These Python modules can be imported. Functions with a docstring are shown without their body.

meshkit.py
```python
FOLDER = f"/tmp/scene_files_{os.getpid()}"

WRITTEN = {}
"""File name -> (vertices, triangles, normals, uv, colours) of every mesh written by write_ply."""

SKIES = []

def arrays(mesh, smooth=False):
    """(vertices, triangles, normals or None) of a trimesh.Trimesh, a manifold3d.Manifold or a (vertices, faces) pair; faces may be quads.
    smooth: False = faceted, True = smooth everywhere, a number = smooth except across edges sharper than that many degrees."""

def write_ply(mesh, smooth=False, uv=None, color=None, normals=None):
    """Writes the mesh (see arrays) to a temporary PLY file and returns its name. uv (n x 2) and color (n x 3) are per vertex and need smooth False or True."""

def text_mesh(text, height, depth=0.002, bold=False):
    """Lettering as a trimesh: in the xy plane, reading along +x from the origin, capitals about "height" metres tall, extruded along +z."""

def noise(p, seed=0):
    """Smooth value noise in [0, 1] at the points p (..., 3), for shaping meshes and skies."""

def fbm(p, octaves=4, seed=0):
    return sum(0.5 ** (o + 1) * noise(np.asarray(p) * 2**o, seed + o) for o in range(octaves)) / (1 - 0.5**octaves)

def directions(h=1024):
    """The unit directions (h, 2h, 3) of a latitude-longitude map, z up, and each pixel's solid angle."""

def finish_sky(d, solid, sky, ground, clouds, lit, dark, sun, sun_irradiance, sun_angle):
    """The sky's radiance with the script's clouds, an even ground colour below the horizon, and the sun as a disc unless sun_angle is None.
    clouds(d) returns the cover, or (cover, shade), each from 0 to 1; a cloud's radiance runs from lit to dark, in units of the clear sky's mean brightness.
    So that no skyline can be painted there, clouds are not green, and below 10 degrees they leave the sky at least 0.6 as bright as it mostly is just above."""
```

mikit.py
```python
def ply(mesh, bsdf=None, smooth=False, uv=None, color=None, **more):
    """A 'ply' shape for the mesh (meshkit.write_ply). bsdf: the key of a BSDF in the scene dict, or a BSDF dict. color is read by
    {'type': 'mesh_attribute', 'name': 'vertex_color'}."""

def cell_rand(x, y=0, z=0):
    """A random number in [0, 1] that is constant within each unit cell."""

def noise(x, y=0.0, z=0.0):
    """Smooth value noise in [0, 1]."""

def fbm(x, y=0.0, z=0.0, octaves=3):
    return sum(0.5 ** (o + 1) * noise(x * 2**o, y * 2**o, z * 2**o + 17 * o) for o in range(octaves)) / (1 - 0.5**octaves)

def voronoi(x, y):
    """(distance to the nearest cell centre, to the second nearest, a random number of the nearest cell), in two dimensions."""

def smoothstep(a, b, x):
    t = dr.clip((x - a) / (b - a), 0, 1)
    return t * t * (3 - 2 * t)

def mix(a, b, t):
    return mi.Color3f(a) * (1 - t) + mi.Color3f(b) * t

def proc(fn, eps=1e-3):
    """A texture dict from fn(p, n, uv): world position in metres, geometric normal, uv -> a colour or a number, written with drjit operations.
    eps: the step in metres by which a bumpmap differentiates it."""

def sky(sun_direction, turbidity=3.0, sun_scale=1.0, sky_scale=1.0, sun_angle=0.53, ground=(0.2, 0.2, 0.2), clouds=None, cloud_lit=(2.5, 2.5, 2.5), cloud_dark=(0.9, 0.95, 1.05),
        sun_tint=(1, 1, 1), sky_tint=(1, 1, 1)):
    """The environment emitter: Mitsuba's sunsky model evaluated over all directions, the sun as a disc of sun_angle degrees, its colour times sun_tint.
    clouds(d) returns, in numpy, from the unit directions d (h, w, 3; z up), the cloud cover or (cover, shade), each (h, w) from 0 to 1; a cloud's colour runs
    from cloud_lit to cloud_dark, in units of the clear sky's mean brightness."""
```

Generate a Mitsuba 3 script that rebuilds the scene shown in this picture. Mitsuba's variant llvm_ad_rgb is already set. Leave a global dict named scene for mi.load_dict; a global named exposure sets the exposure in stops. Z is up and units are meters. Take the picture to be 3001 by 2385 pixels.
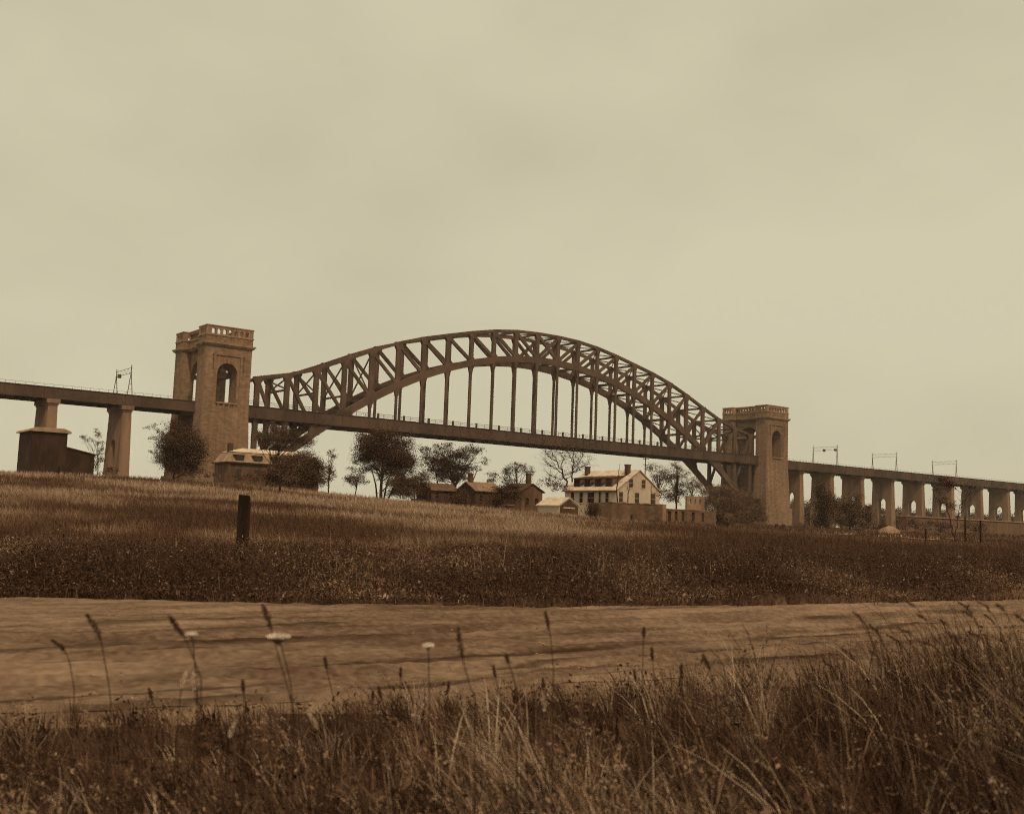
import math, numpy as np, trimesh, manifold3d as m3, mitsuba as mi, mikit, meshkit
import drjit as dr
from mikit import noise, fbm, smoothstep, mix, proc
from scipy.interpolate import RBFInterpolator
T = mi.ScalarTransform4f
scene, labels = {}, {}

# ---------------------------------------------------------------- camera, sky, exposure
EYE = np.array([-176.0357, -403.3858, 1.45])
YAW, PITCH, ROLL, FOC = math.radians(37.04213), math.radians(6.18902), 1.99356423 * math.pi / 180, 3148.72
FW = np.array([math.sin(YAW) * math.cos(PITCH), math.cos(YAW) * math.cos(PITCH), math.sin(PITCH)])
_r = np.cross(FW, [0, 0, 1]); _r /= np.linalg.norm(_r); _u = np.cross(_r, FW)
RT = _r * math.cos(ROLL) + _u * math.sin(ROLL)
UP = _u * math.cos(ROLL) - _r * math.sin(ROLL)
scene['camera'] = {'type': 'thinlens', 'aperture_radius': 0.0065, 'focus_distance': 90.0, 'fov': 2 * math.degrees(math.atan(1500.5 / FOC)), 'fov_axis': 'x',
                   'to_world': T().look_at(origin=EYE.tolist(), target=(EYE + FW).tolist(), up=UP.tolist()),
                   'near_clip': 0.1, 'far_clip': 20000.0}


def veil(d):                                   # an even, hazy white sky with the faintest mottling
    n = meshkit.fbm(d * [2.6, 2.6, 4.5], 6, 5)
    m = meshkit.fbm(d * 9, 4, 8)
    el = np.clip(d[..., 2], 0, 1)
    return np.ones(d.shape[:2]), np.clip(.03 + .36 * np.sqrt(el) + 1.35 * (n - .5) + .3 * (m - .5), 0, 1)


SUN = np.array([-0.27 * 0.66, -0.963 * 0.66, 0.75])
scene['sky'] = mikit.sky(SUN, turbidity=3, sun_scale=0.30, sun_angle=3.0, clouds=veil, cloud_lit=(1.84, 1.70, 1.21), cloud_dark=(1.30, 1.17, 0.80),
                         sun_tint=(1.0, 0.87, 0.64), ground=(0.12, 0.08, 0.05))
exposure = 2.05

# ---------------------------------------------------------------- helpers


def ray(px, py):                                # direction of a point of the 3001 x 2385 print
    return FW + RT * (px - 1500.5) / FOC - UP * (py - 1192.5) / FOC


def at(px, py, d):
    return EYE + ray(px, py) * d


_S = np.array([[.02, 1, .55, .41], [.07, 1, .585, .42], [.2, 1, .655, .455], [.4, 1, .79, .64], [.7, 1, .88, .78]])


def sep(a):                                     # a warm brown-grey of luminance a
    c = np.array([1, np.interp(math.log(max(a, 1e-3)), np.log(_S[:, 0]), _S[:, 2]), np.interp(math.log(max(a, 1e-3)), np.log(_S[:, 0]), _S[:, 3])])
    return c * a / (0.2126 * c[0] + 0.7152 * c[1] + 0.0722 * c[2])


def sepv(a):                                    # the same for an array
    a = np.maximum(np.asarray(a, float), 1e-3)
    c = np.stack([np.ones_like(a), np.interp(np.log(a), np.log(_S[:, 0]), _S[:, 2]), np.interp(np.log(a), np.log(_S[:, 0]), _S[:, 3])], -1)
    return c * (a / (c @ [0.2126, 0.7152, 0.0722]))[..., None]


def rgb(c):
    return {'type': 'rgb', 'value': [float(x) for x in c]}


def mottled(a, lo=.75, hi=1.2, sc=.35, streak=.25, rough=.85, spec=.15, plain=False):
    c = sep(a)

    def fn(p, n, uv):
        k = fbm(p.x * sc, p.y * sc, p.z * sc * streak, 4)
        g = .5 * noise(p.x * 2.3, p.y * 2.3, p.z * 2.3) + .9 * fbm(p.x * .045, p.y * .045, p.z * .03, 2) - .2
        return mi.Color3f(*map(float, c)) * (lo + (hi - lo) * smoothstep(.25, .75, k)) * (.82 + .42 * g)
    return {'type': 'twosided', 'bsdf': {'type': 'principled', 'base_color': rgb(c) if plain else proc(fn), 'roughness': rough, 'specular': spec}}


def masonry(a, course, length):                 # far-off stonework: courses only a fraction of a pixel high
    c = sep(a)

    def fn(p, n, uv):
        u = dr.select(dr.abs(n.x) > dr.abs(n.y), p.y, p.x)
        row = dr.floor(p.z / course)
        t = mikit.cell_rand(row, dr.floor(u / length + .5 * row), 3)
        k = fbm(u * .12, p.z * .05, row * 0, 4)
        st = fbm(u * .9, p.z * .035, 5, 3)
        joint = smoothstep(.02, .10, dr.abs(p.z / course - dr.floor(p.z / course) - .5) * -1 + .5)
        return mi.Color3f(*map(float, c)) * (.74 + .34 * t) * (.72 + .5 * k) * (.72 + .5 * st) * (.8 + .2 * joint)
    return {'type': 'twosided', 'bsdf': {'type': 'principled', 'base_color': proc(fn), 'roughness': .9, 'specular': .1}}


M = scene
M['steel'] = mottled(.058, .8, 1.25, .22, .6, .6, .3)
M['steel_thin'] = mottled(.058, plain=True, rough=.6, spec=.3)
M['girder_steel'] = mottled(.047, .75, 1.25, .15, .5, .65, .3)
M['granite'] = masonry(.185, .75, 1.5)
M['trim_stone'] = mottled(.200, .75, 1.2, .5, .3)
M['concrete'] = mottled(.160, .7, 1.2, .3, .15)
M['white_wall'] = mottled(.44, .88, 1.06, .7, .3)
M['pale_roof'] = mottled(.46, .85, 1.08, 1.2, .4)
M['mid_roof'] = mottled(.24, .8, 1.2, 1.2, .4)
M['tarred_wood'] = mottled(.028, .7, 1.3, 1.5, .2)
M['dull_roof'] = mottled(.15, .8, 1.2, 1.2, .4)
M['dark_wood'] = mottled(.045, .7, 1.3, 1.5, .2)
M['brown_wood'] = mottled(.085, .75, 1.25, 1.4, .2)
M['brick'] = mottled(.06, .75, 1.25, 1.2, 1.0)
M['rubble_wall'] = masonry(.125, .35, .7)
M['pane'] = {'type': 'twosided', 'bsdf': {'type': 'principled', 'base_color': rgb(sep(.02)), 'roughness': .15, 'specular': .5}}
M['frame_paint'] = mottled(.40, plain=True)
M['bark'] = mottled(.038, .7, 1.3, 2.5, .3)
M['leafy'] = {'type': 'twosided', 'bsdf': {'type': 'diffuse', 'reflectance': {'type': 'mesh_attribute', 'name': 'vertex_color'}}}
M['post_wood'] = mottled(.014, .6, 1.5, 9, .12)
M['petal'] = {'type': 'twosided', 'bsdf': {'type': 'diffuse', 'reflectance': rgb(sep(.62))}}
M['stem'] = {'type': 'twosided', 'bsdf': {'type': 'diffuse', 'reflectance': rgb(sep(.035))}}


def key_of(name, parent=None):
    base = f'{parent}__{name}' if parent else name
    k, i = base, 0
    taken = USED
    while k in taken:
        i += 1
        k = f'{base}_{i:03d}'
    taken.add(k)
    return k


USED = set(scene)


def thing(name, label, cat, group=None):
    k = key_of(name)
    labels[k] = {'label': label, 'category': cat}
    if group:
        labels[k]['group'] = group
    return k


def struct(name, mesh, bsdf, label=None, smooth=False, color=None, kind='structure', cat=None):
    k = key_of(name)
    scene[k] = mikit.ply(mesh, bsdf, smooth, color=color)
    labels[k] = {'kind': kind}
    if label:
        labels[k]['label'] = label
    if cat:
        labels[k]['category'] = cat
    return k


def put(name, mesh, bsdf, parent, smooth=False, color=None, label=None, kind=None):
    k = key_of(name, parent)
    if isinstance(mesh, MB):
        mesh = mesh.arr()
    scene[k] = mikit.ply(mesh, bsdf, smooth, color=color)
    if label or kind:
        labels[k] = {x: y for x, y in (('label', label), ('kind', kind)) if y}
    return k


def whole(name, mesh, bsdf, label, cat, group=None, smooth=False, color=None):
    k = thing(name, label, cat, group)
    scene[k] = mikit.ply(mesh.arr() if isinstance(mesh, MB) else mesh, bsdf, smooth, color=color)
    return k


class MB:
    def __init__(self):
        self.v, self.f, self.n = [], [], 0

    def add(self, v, f):
        v = np.asarray(v, float); f = np.asarray(f, int)
        if f.shape[1] == 4:
            f = np.vstack([f[:, [0, 1, 2]], f[:, [0, 2, 3]]])
        self.v.append(v); self.f.append(f + self.n); self.n += len(v)
        return self

    def arr(self):
        return np.vstack(self.v), np.vstack(self.f)

    def box(self, lo, hi):
        x0, y0, z0 = lo; x1, y1, z1 = hi
        v = [(x0, y0, z0), (x1, y0, z0), (x1, y1, z0), (x0, y1, z0), (x0, y0, z1), (x1, y0, z1), (x1, y1, z1), (x0, y1, z1)]
        return self.add(v, [(0, 3, 2, 1), (4, 5, 6, 7), (0, 1, 5, 4), (1, 2, 6, 5), (2, 3, 7, 6), (3, 0, 4, 7)])

    def bar(self, a, b, w, h, side=(0, 1, 0), w2=None, h2=None):       # w along side, h across it
        a, b = np.asarray(a, float), np.asarray(b, float)
        t = (b - a) / np.linalg.norm(b - a)
        s = np.asarray(side, float); s = s - t * (s @ t); s /= np.linalg.norm(s)
        n = np.cross(t, s)
        w2, h2 = w2 or w, h2 or h
        ring = [(-1, -1), (1, -1), (1, 1), (-1, 1)]
        v = [a + s * w / 2 * i + n * h / 2 * j for i, j in ring] + [b + s * w2 / 2 * i + n * h2 / 2 * j for i, j in ring]
        return self.add(v, [(0, 3, 2, 1), (4, 5, 6, 7), (0, 1, 5, 4), (1, 2, 6, 5), (2, 3, 7, 6), (3, 0, 4, 7)])

    def tube(self, pts, rad, sides=6):
        p = np.asarray(pts, float); rad = np.broadcast_to(rad, (len(p),))
        t = np.gradient(p, axis=0); t /= np.linalg.norm(t, axis=1, keepdims=True) + 1e-12
        a = np.cross(t, np.where(np.abs(t[:, 2:]) < .9, [0, 0, 1.], [1., 0, 0])); a /= np.linalg.norm(a, axis=1, keepdims=True)
        b = np.cross(t, a); an = np.arange(sides) * 2 * np.pi / sides
        v = p[:, None] + rad[:, None, None] * (np.cos(an)[None, :, None] * a[:, None] + np.sin(an)[None, :, None] * b[:, None])
        i, j = np.meshgrid(np.arange(len(p) - 1), np.arange(sides), indexing='ij')
        q = np.stack([i * sides + j, i * sides + (j + 1) % sides, (i + 1) * sides + (j + 1) % sides, (i + 1) * sides + j], -1).reshape(-1, 4)
        self.add(v.reshape(-1, 3), q)
        c = np.arange(1, sides - 1)
        e = (len(p) - 1) * sides
        for o, fl in ((0, 1), (e, 0)):
            tri = np.stack([c * 0, c, c + 1], 1)
            self.f.append((tri[:, ::-1] if fl else tri) + o + self.n - len(p) * sides)
        return self

    def man(self, m):
        q = m.to_mesh()
        return self.add(q.vert_properties[:, :3], q.tri_verts)


def prism(poly, h):                             # manifold: polygon in xy, extruded along z from 0 to h
    p = np.asarray(poly, float)
    if ((p[:, 0] * np.roll(p[:, 1], -1) - np.roll(p[:, 0], -1) * p[:, 1]).sum()) < 0:
        p = p[::-1]
    return m3.Manifold.extrude(m3.CrossSection([p]), h)


def prism_y(poly_xz, y0, y1):                   # polygon in x, z, extruded along y
    return prism(poly_xz, y1 - y0).rotate([90, 0, 0]).translate([0, y1, 0])


def prism_x(poly_yz, x0, x1):                   # polygon in y, z, extruded along x
    m = prism(poly_yz, x1 - x0)                 # (y, z, x) -> (x, y, z)
    return m.transform(np.array([[0, 0, 1, x0], [1, 0, 0, 0], [0, 1, 0, 0]], float))


def arch_poly(c, half, z0, spring, n=14):
    a = np.linspace(0, np.pi, n)
    return [(c - half, z0), (c + half, z0)] + [(c + half * math.cos(t), spring + half * math.sin(t)) for t in a]


# ---------------------------------------------------------------- the ground
CP = []                                          # px, py, depth of points of the ground


def cp(*rows):
    for px, d, z in rows:
        b = at(px, 1520, d)
        CP.append((b[0], b[1], z))


HOR = lambda px: 1534 + (px - 1500) * 0.0350     # the eye-level line in the print


def cy(*rows):                                   # by the height in the print
    for px, py, d in rows:
        cp((px, d, EYE[2] + (HOR(px) - py) / FOC * d))


for px in (-900, -300, 136, 707, 1200, 1500, 1850, 2300, 2600, 2875, 3300, 3900):
    cp((px, 5, 0), (px, 11, 0), (px, 15, 0))
    e = 18.5 if px < 1600 else 20.5 if px < 2500 else 25
    cp((px, e, .03), (px, e + 2.2, .30), (px, e + 6, .48))
cy((136, 1470, 60), (136, 1412, 110), (136, 1392, 150), (136, 1388, 190), (-300, 1455, 60), (-300, 1385, 150), (-900, 1440, 60), (-900, 1370, 150))
cy((420, 1480, 60), (420, 1428, 110), (420, 1408, 150), (420, 1403, 190))
cy((707, 1495, 60), (707, 1448, 110), (707, 1428, 150), (760, 1420, 200))
cy((1000, 1515, 60), (1000, 1472, 110), (1000, 1456, 150), (1000, 1450, 200))
cy((1200, 1527, 60), (1200, 1490, 110), (1200, 1478, 150), (1200, 1476, 200))
cy((1500, 1543, 60), (1500, 1512, 110), (1500, 1500, 150), (1500, 1495, 200))
cy((1650, 1550, 60), (1650, 1524, 110), (1650, 1514, 150), (1650, 1512, 200))
cy((1850, 1562, 60), (1850, 1544, 110), (1850, 1533, 160), (1850, 1527, 190), (1850, 1512, 230))
cy((2100, 1580, 60), (2100, 1560, 110), (2100, 1546, 180), (2100, 1543, 220))
cy((2300, 1592, 60), (2300, 1575, 110), (2300, 1562, 180), (2300, 1552, 300))
cy((2600, 1606, 60), (2600, 1592, 110), (2600, 1582, 160), (2600, 1563, 300), (2600, 1545, 420))
cy((2875, 1618, 60), (2875, 1607, 110), (2875, 1600, 150), (2875, 1572, 300), (2875, 1550, 420))
cy((3300, 1635, 60), (3300, 1625, 110), (3300, 1600, 300), (3900, 1650, 60), (3900, 1640, 150))
CP = np.array(CP)
_rbf = RBFInterpolator(CP[:, :2] / 50, CP[:, 2], kernel='linear', smoothing=.004)


def hump(v, a, b):
    t = np.clip((v - a) / (b - a), 0, 1)
    return t * t * (3 - 2 * t)


def ground_z(x, y):
    x, y = np.broadcast_arrays(np.asarray(x, float), np.asarray(y, float))
    q = np.stack([x.ravel(), y.ravel()], 1)
    dx, dy = q[:, 0] - EYE[0], q[:, 1] - EYE[1]
    dep = dx * FW[0] + dy * FW[1]
    r = np.hypot(dx, dy)
    ang = np.degrees(np.arctan2(dx * RT[0] + dy * RT[1], dep))
    keep = (r < 650)
    z = np.zeros(len(q))
    if keep.any():
        z[keep] = _rbf(q[keep] / 50)
    z = np.clip(z, -.5, 9)
    far = 4.0 - 3.5 * hump(r, 700, 2500)
    w = hump(r, 260, 480)
    z = z * (1 - w) + far * w
    back = hump(np.abs(ang), 45, 75)
    z = z * (1 - back)
    # the tideway under the arch
    ch = hump(q[:, 0], 18, 50) * (1 - hump(q[:, 0], 245, 285)) * hump(q[:, 1], -95, -40)
    z = z - ch * 11
    z = z + .10 * (meshkit.fbm(np.c_[q / 3.0, q[:, :1] * 0], 3, 2) - .5) * hump(r, 18, 40) * 2
    return z.reshape(x.shape)


def stand(px, d):                                # where something at column px and depth d meets the ground
    p = at(px, 1520, d)
    for _ in range(3):
        z = float(ground_z(p[0], p[1]))
        py = HOR(px) + (EYE[2] - z) / d * FOC
        p = at(px, py, d)
    return np.array([p[0], p[1], z])


rr = np.concatenate([np.linspace(1.2, 30, 70), np.geomspace(30.5, 700, 150), np.geomspace(730, 9000, 24)])
aa = np.radians(np.concatenate([np.linspace(-48, 48, 300), np.linspace(50, 310, 66)]))
A, Rr = np.meshgrid(aa, rr)
gx = EYE[0] + Rr * (np.sin(A + YAW)); gy = EYE[1] + Rr * (np.cos(A + YAW))
gz = ground_z(gx, gy)


def road_mid(x):                                 # the cart road runs nearly along the x axis
    return -391.3 + 0.004 * np.clip(-(x + 160), 0, 400) ** 1.5 * .35 + 0.3 * np.sin((x + 150) / 60)


def road_edges(x):
    far = np.interp(x, [-400, -200, -171.4, -168.7, -164.4, -159.2, -152.7, -120, 300], [-372, -377, -384.9, -386.35, -388.2, -389.1, -389.6, -390.5, -391])
    near = np.interp(x, [-400, -200, -173.9, -170.7, -168.4, -160, -120, 300], [-386, -391, -395.3, -396.0, -396.2, -396.6, -397, -397.6])
    return near, far


nr, fr = road_edges(gx)
inside = (gy > nr - .3) & (gy < fr + .3)
gz = np.where(inside, np.minimum(gz, 0) - .10, gz)
nv = gx.size
i, j = np.meshgrid(np.arange(len(rr) - 1), np.arange(len(aa)), indexing='ij')
na = len(aa)
gf = np.stack([i * na + j, i * na + (j + 1) % na, (i + 1) * na + (j + 1) % na, (i + 1) * na + j], -1).reshape(-1, 4)[:, ::-1]
cap = np.array([[k, (k + 1) % na, nv] for k in range(na)])
gv = np.vstack([np.stack([gx.ravel(), gy.ravel(), gz.ravel()], 1), [[EYE[0], EYE[1], 0]]])


def earth(p, n, uv):
    k = fbm(p.x * .11, p.y * .11, 0, 4)
    g = fbm(p.x * 2.1, p.y * 2.1, 0, 3)
    dry = mi.Color3f(*map(float, sep(.115))); dark = mi.Color3f(*map(float, sep(.045)))
    return mix(dark, dry, smoothstep(.3, .7, .6 * k + .4 * g))


M['earth'] = {'type': 'twosided', 'bsdf': {'type': 'diffuse', 'reflectance': proc(earth)}}
USED.add('earth')
gtri = np.vstack([gf[:, [0, 1, 2]], gf[:, [0, 2, 3]], cap])
struct('ground', (gv, gtri), 'earth', 'rough grassland falling from left to right towards the bridge', smooth=True)
struct('river', MB().add([(-40, -140, -2.6), (330, -140, -2.6), (330, 900, -2.6), (-40, 900, -2.6)], [(0, 1, 2, 3)]).arr(), 'river_water')
M['river_water'] = {'type': 'principled', 'base_color': rgb(sep(.06)), 'roughness': .12, 'specular': .6}


# the road: fine sheet with ruts
def road_mesh(x0, x1, nx, ny):
    x = np.linspace(x0, x1, nx)
    n_, f_ = road_edges(x)
    wob = .22 * (meshkit.fbm(np.c_[x * .5, x * 0, x * 0], 3, 4) - .5) * 2
    wob2 = .30 * (meshkit.fbm(np.c_[x * .7, x * 0 + 9, x * 0], 3, 4) - .5) * 2
    t = np.linspace(0, 1, ny)
    X = np.repeat(x[:, None], ny, 1)
    Y = (n_ - .25 + wob2)[:, None] * (1 - t) + (f_ + .15 + wob)[:, None] * t
    w = (f_ - n_)[:, None]
    dist = t[None] * w
    Z = np.zeros_like(X)
    rng = np.random.default_rng(3)
    for c, wd, dp in ((.55, .10, .045), (1.7, .16, .035), (2.15, .10, .02), (3.2, .20, .04), (3.7, .14, .025), (4.9, .22, .03), (5.6, .12, .02), (6.4, .22, .03)):
        cc = c + .22 * (meshkit.fbm(np.c_[x * .22, x * 0 + c * 7, x * 0], 3, 8) - .5) * 2
        amp = .4 + 1.2 * meshkit.noise(np.c_[x * .35, x * 0 + c * 3, x * 0], 5)
        d = (dist - cc[:, None]) / wd
        Z += 1.7 * dp * amp[:, None] * (-np.exp(-d * d) + .45 * np.exp(-(np.abs(d) - 1.8) ** 2 * 2))
    P = np.stack([X * 1.2, Y * 3.5, X * 0], -1)
    Z += .050 * (meshkit.fbm(P, 4, 1) - .5) + .040 * (meshkit.fbm(P * np.array([4, 3, 1]), 3, 6) - .5)
    edge = np.minimum(t, 1 - t)[None] * w
    Z -= .14 * (1 - hump(edge, 0, .28))
    v = np.stack([X, Y, Z + .015], -1).reshape(-1, 3)
    a, b = np.meshgrid(np.arange(nx - 1), np.arange(ny - 1), indexing='ij')
    f = np.stack([a * ny + b, (a + 1) * ny + b, (a + 1) * ny + b + 1, a * ny + b + 1], -1).reshape(-1, 4)
    return MB().add(v, f)


def dirt(p, n, uv):
    k = fbm(p.x * .9, p.y * 1.7, 0, 4)
    s = fbm(p.x * .35, p.y * 4.0, 3, 4)
    g = fbm(p.x * 14, p.y * 18, 0, 2)
    big = fbm(p.x * .17, p.y * .34, 7, 3)
    lo = mi.Color3f(*map(float, sep(.055))); hi = mi.Color3f(*map(float, sep(.25)))
    damp = mi.Float(0)
    for c, w, q in ((-395.2, .10, 1), (-394.6, .07, 2), (-393.9, .12, 3), (-393.1, .06, 4), (-391.6, .14, 5), (-390.2, .10, 6), (-389.2, .12, 7)):
        d = dr.abs(p.y - c - .45 * (noise(p.x * .21, q * 3.7, 1) - .5) - .05 * noise(p.x * 2.2, q, 2))
        damp = dr.maximum(damp, (1 - smoothstep(w * .4, w * 1.6, d)) * smoothstep(.40, .62, fbm(p.x * .55, q * 5.1, 4, 3)))
    return mix(lo, hi, smoothstep(.22, .80, .28 * k + .22 * s + .22 * g + .28 * big)) * (1 - .55 * damp)


M['dirt'] = {'type': 'twosided', 'bsdf': {'type': 'diffuse', 'reflectance': proc(dirt)}}
USED.add('dirt')
r_ = road_mesh(-186, -138, 900, 150)
for a, b, nx in ((-330, -186, 200), (-138, 120, 300)):
    q = road_mesh(a, b, nx, 40); v, f = q.arr(); r_.add(v, f)
struct('road', r_.arr(), 'dirt', 'rutted dirt cart road crossing between the two grass verges', smooth=True)
_g = np.random.default_rng(8)
st_ = MB(); _ic = trimesh.creation.icosphere(1, 1.0)
for _ in range(2600):
    xx = _g.uniform(-183, -142); n_, f_ = road_edges(xx); yy = n_ + (f_ - n_) * _g.beta(.8, .8)
    rs = .004 + .014 * _g.random() ** 4
    st_.add(_ic.vertices * rs * _g.uniform(.6, 1.3, 3) + [xx, yy, .012], _ic.faces)
M['pebble'] = mottled(.19, .5, 1.3, 3, 1)
USED.add('pebble')
struct('road_gravel', st_.arr(), 'pebble', 'small loose stones strewn over the dirt road', kind='stuff', cat='gravel')

# ---------------------------------------------------------------- the arch bridge
PAN = 12.954
zl = [.0] * 24
for k in range(24):
    zl[k] = 80.4 - .495 * (11.5 - k) ** 2
_t = [54.6, 57.3, 61.2, 66.5, 72.1, 77.1, 81.0, 84.1, 87.1, 89.6, 91.2, 91.8]
zt = [1.45 + _t[min(k, 23 - k)] for k in range(24)]
DZ0, DZ1 = 39.7, 44.45
bridge = thing('arch_bridge', 'great brown steel through arch spanning between the two stone towers', 'bridge')


def chord(zs, y, h, w):
    m = MB()
    pts = [(PAN * k, zs[k]) for k in range(24)]
    top, bot = [], []
    for k, (x, z) in enumerate(pts):
        a = pts[max(k - 1, 0)]; b = pts[min(k + 1, 23)]
        s = np.array([b[0] - a[0], b[1] - a[1]]); s /= np.linalg.norm(s)
        n = np.array([-s[1], s[0]]) * h / 2
        top.append((x + n[0], z + n[1])); bot.append((x - n[0], z - n[1]))
    return m.man(prism_y(top + bot[::-1], y - w / 2, y + w / 2))


for y in (0., 18.3):
    tr = key_of('truss', bridge)
    labels[tr] = {'label': 'nearer of the two steel arch trusses' if y == 0 else 'farther of the two steel arch trusses'}
    zz = list(zt); zz2 = list(zl)
    put('top_chord', chord(zz, y, 1.35, 1.5), 'steel', tr)
    put('bottom_chord', chord(zz2, y, 3.1, 1.7), 'steel', tr)
    s = 1 if y == 0 else -1
    for k in range(24):
        x = PAN * k
        m = MB()
        wv = 2.1 if (k < 5 or k > 18) else 1.75
        m.bar((x, y, zl[k]), (x, y, zt[k] - .1), 1.25, wv)
        # gusset plates at the joints
        gp = 1.75 if 5 < k < 18 else 2.1
        for zc, dy in ((zt[k] - .6, 1.56), (zl[k] + .8, 1.78)):
            m.man(prism_y([(x - gp, zc - .2), (x - gp * .45, zc - 2.3), (x + gp * .45, zc - 2.3), (x + gp, zc - .2), (x + gp * .8, zc + 1.0), (x - gp * .8, zc + 1.0)] if zc > zl[k] + 5 else
                          [(x - gp * 1.1, zc - 1.5), (x + gp * 1.1, zc - 1.5), (x + gp, zc + 1.2), (x + gp * .4, zc + 2.2), (x - gp * .4, zc + 2.2), (x - gp, zc + 1.2)], y - dy / 2, y + dy / 2))
        put('vertical', m, 'steel', tr)
        if zl[k] > DZ1 + 3:
            h = MB()
            zb = zl[k] - 1.2
            h.bar((x, y, DZ1 - .6), (x, y, zb), .85, 1.05)
            fl = min(3.4, (zb - DZ1) * .4)
            h.man(prism_y([(x - 1.9, zb), (x - 1.0, zb - fl * .35), (x - .55, zb - fl), (x + .55, zb - fl), (x + 1.0, zb - fl * .35), (x + 1.9, zb)], y - .6, y + .6))
            put('hanger', h, 'steel', tr)
        elif zl[k] < DZ0 - 4:
            h = MB().bar((x, y, zl[k] + 1.0), (x, y, DZ0 + .2), 1.32, 1.5)
            put('column', h, 'steel', tr)
    for k in range(23):
        x0, x1 = PAN * k, PAN * (k + 1)
        pairs = [((x0, zt[k] - .7), (x1, zl[k + 1] + 1.0))] if k < 11 else [((x0, zl[k] + 1.0), (x1, zt[k + 1] - .7))]
        if k == 11:
            pairs = [((x0, zt[k] - .7), (x1, zl[k + 1] + 1.0)), ((x0, zl[k] + 1.0), (x1, zt[k + 1] - .7))]
        for q, (a, b) in enumerate(pairs):
            put('diagonal', MB().bar((a[0], y, a[1]), (b[0], y, b[1]), 1.05 + .06 * q, 1.45 if 4 < k < 18 else 1.25), 'steel', tr)
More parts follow.
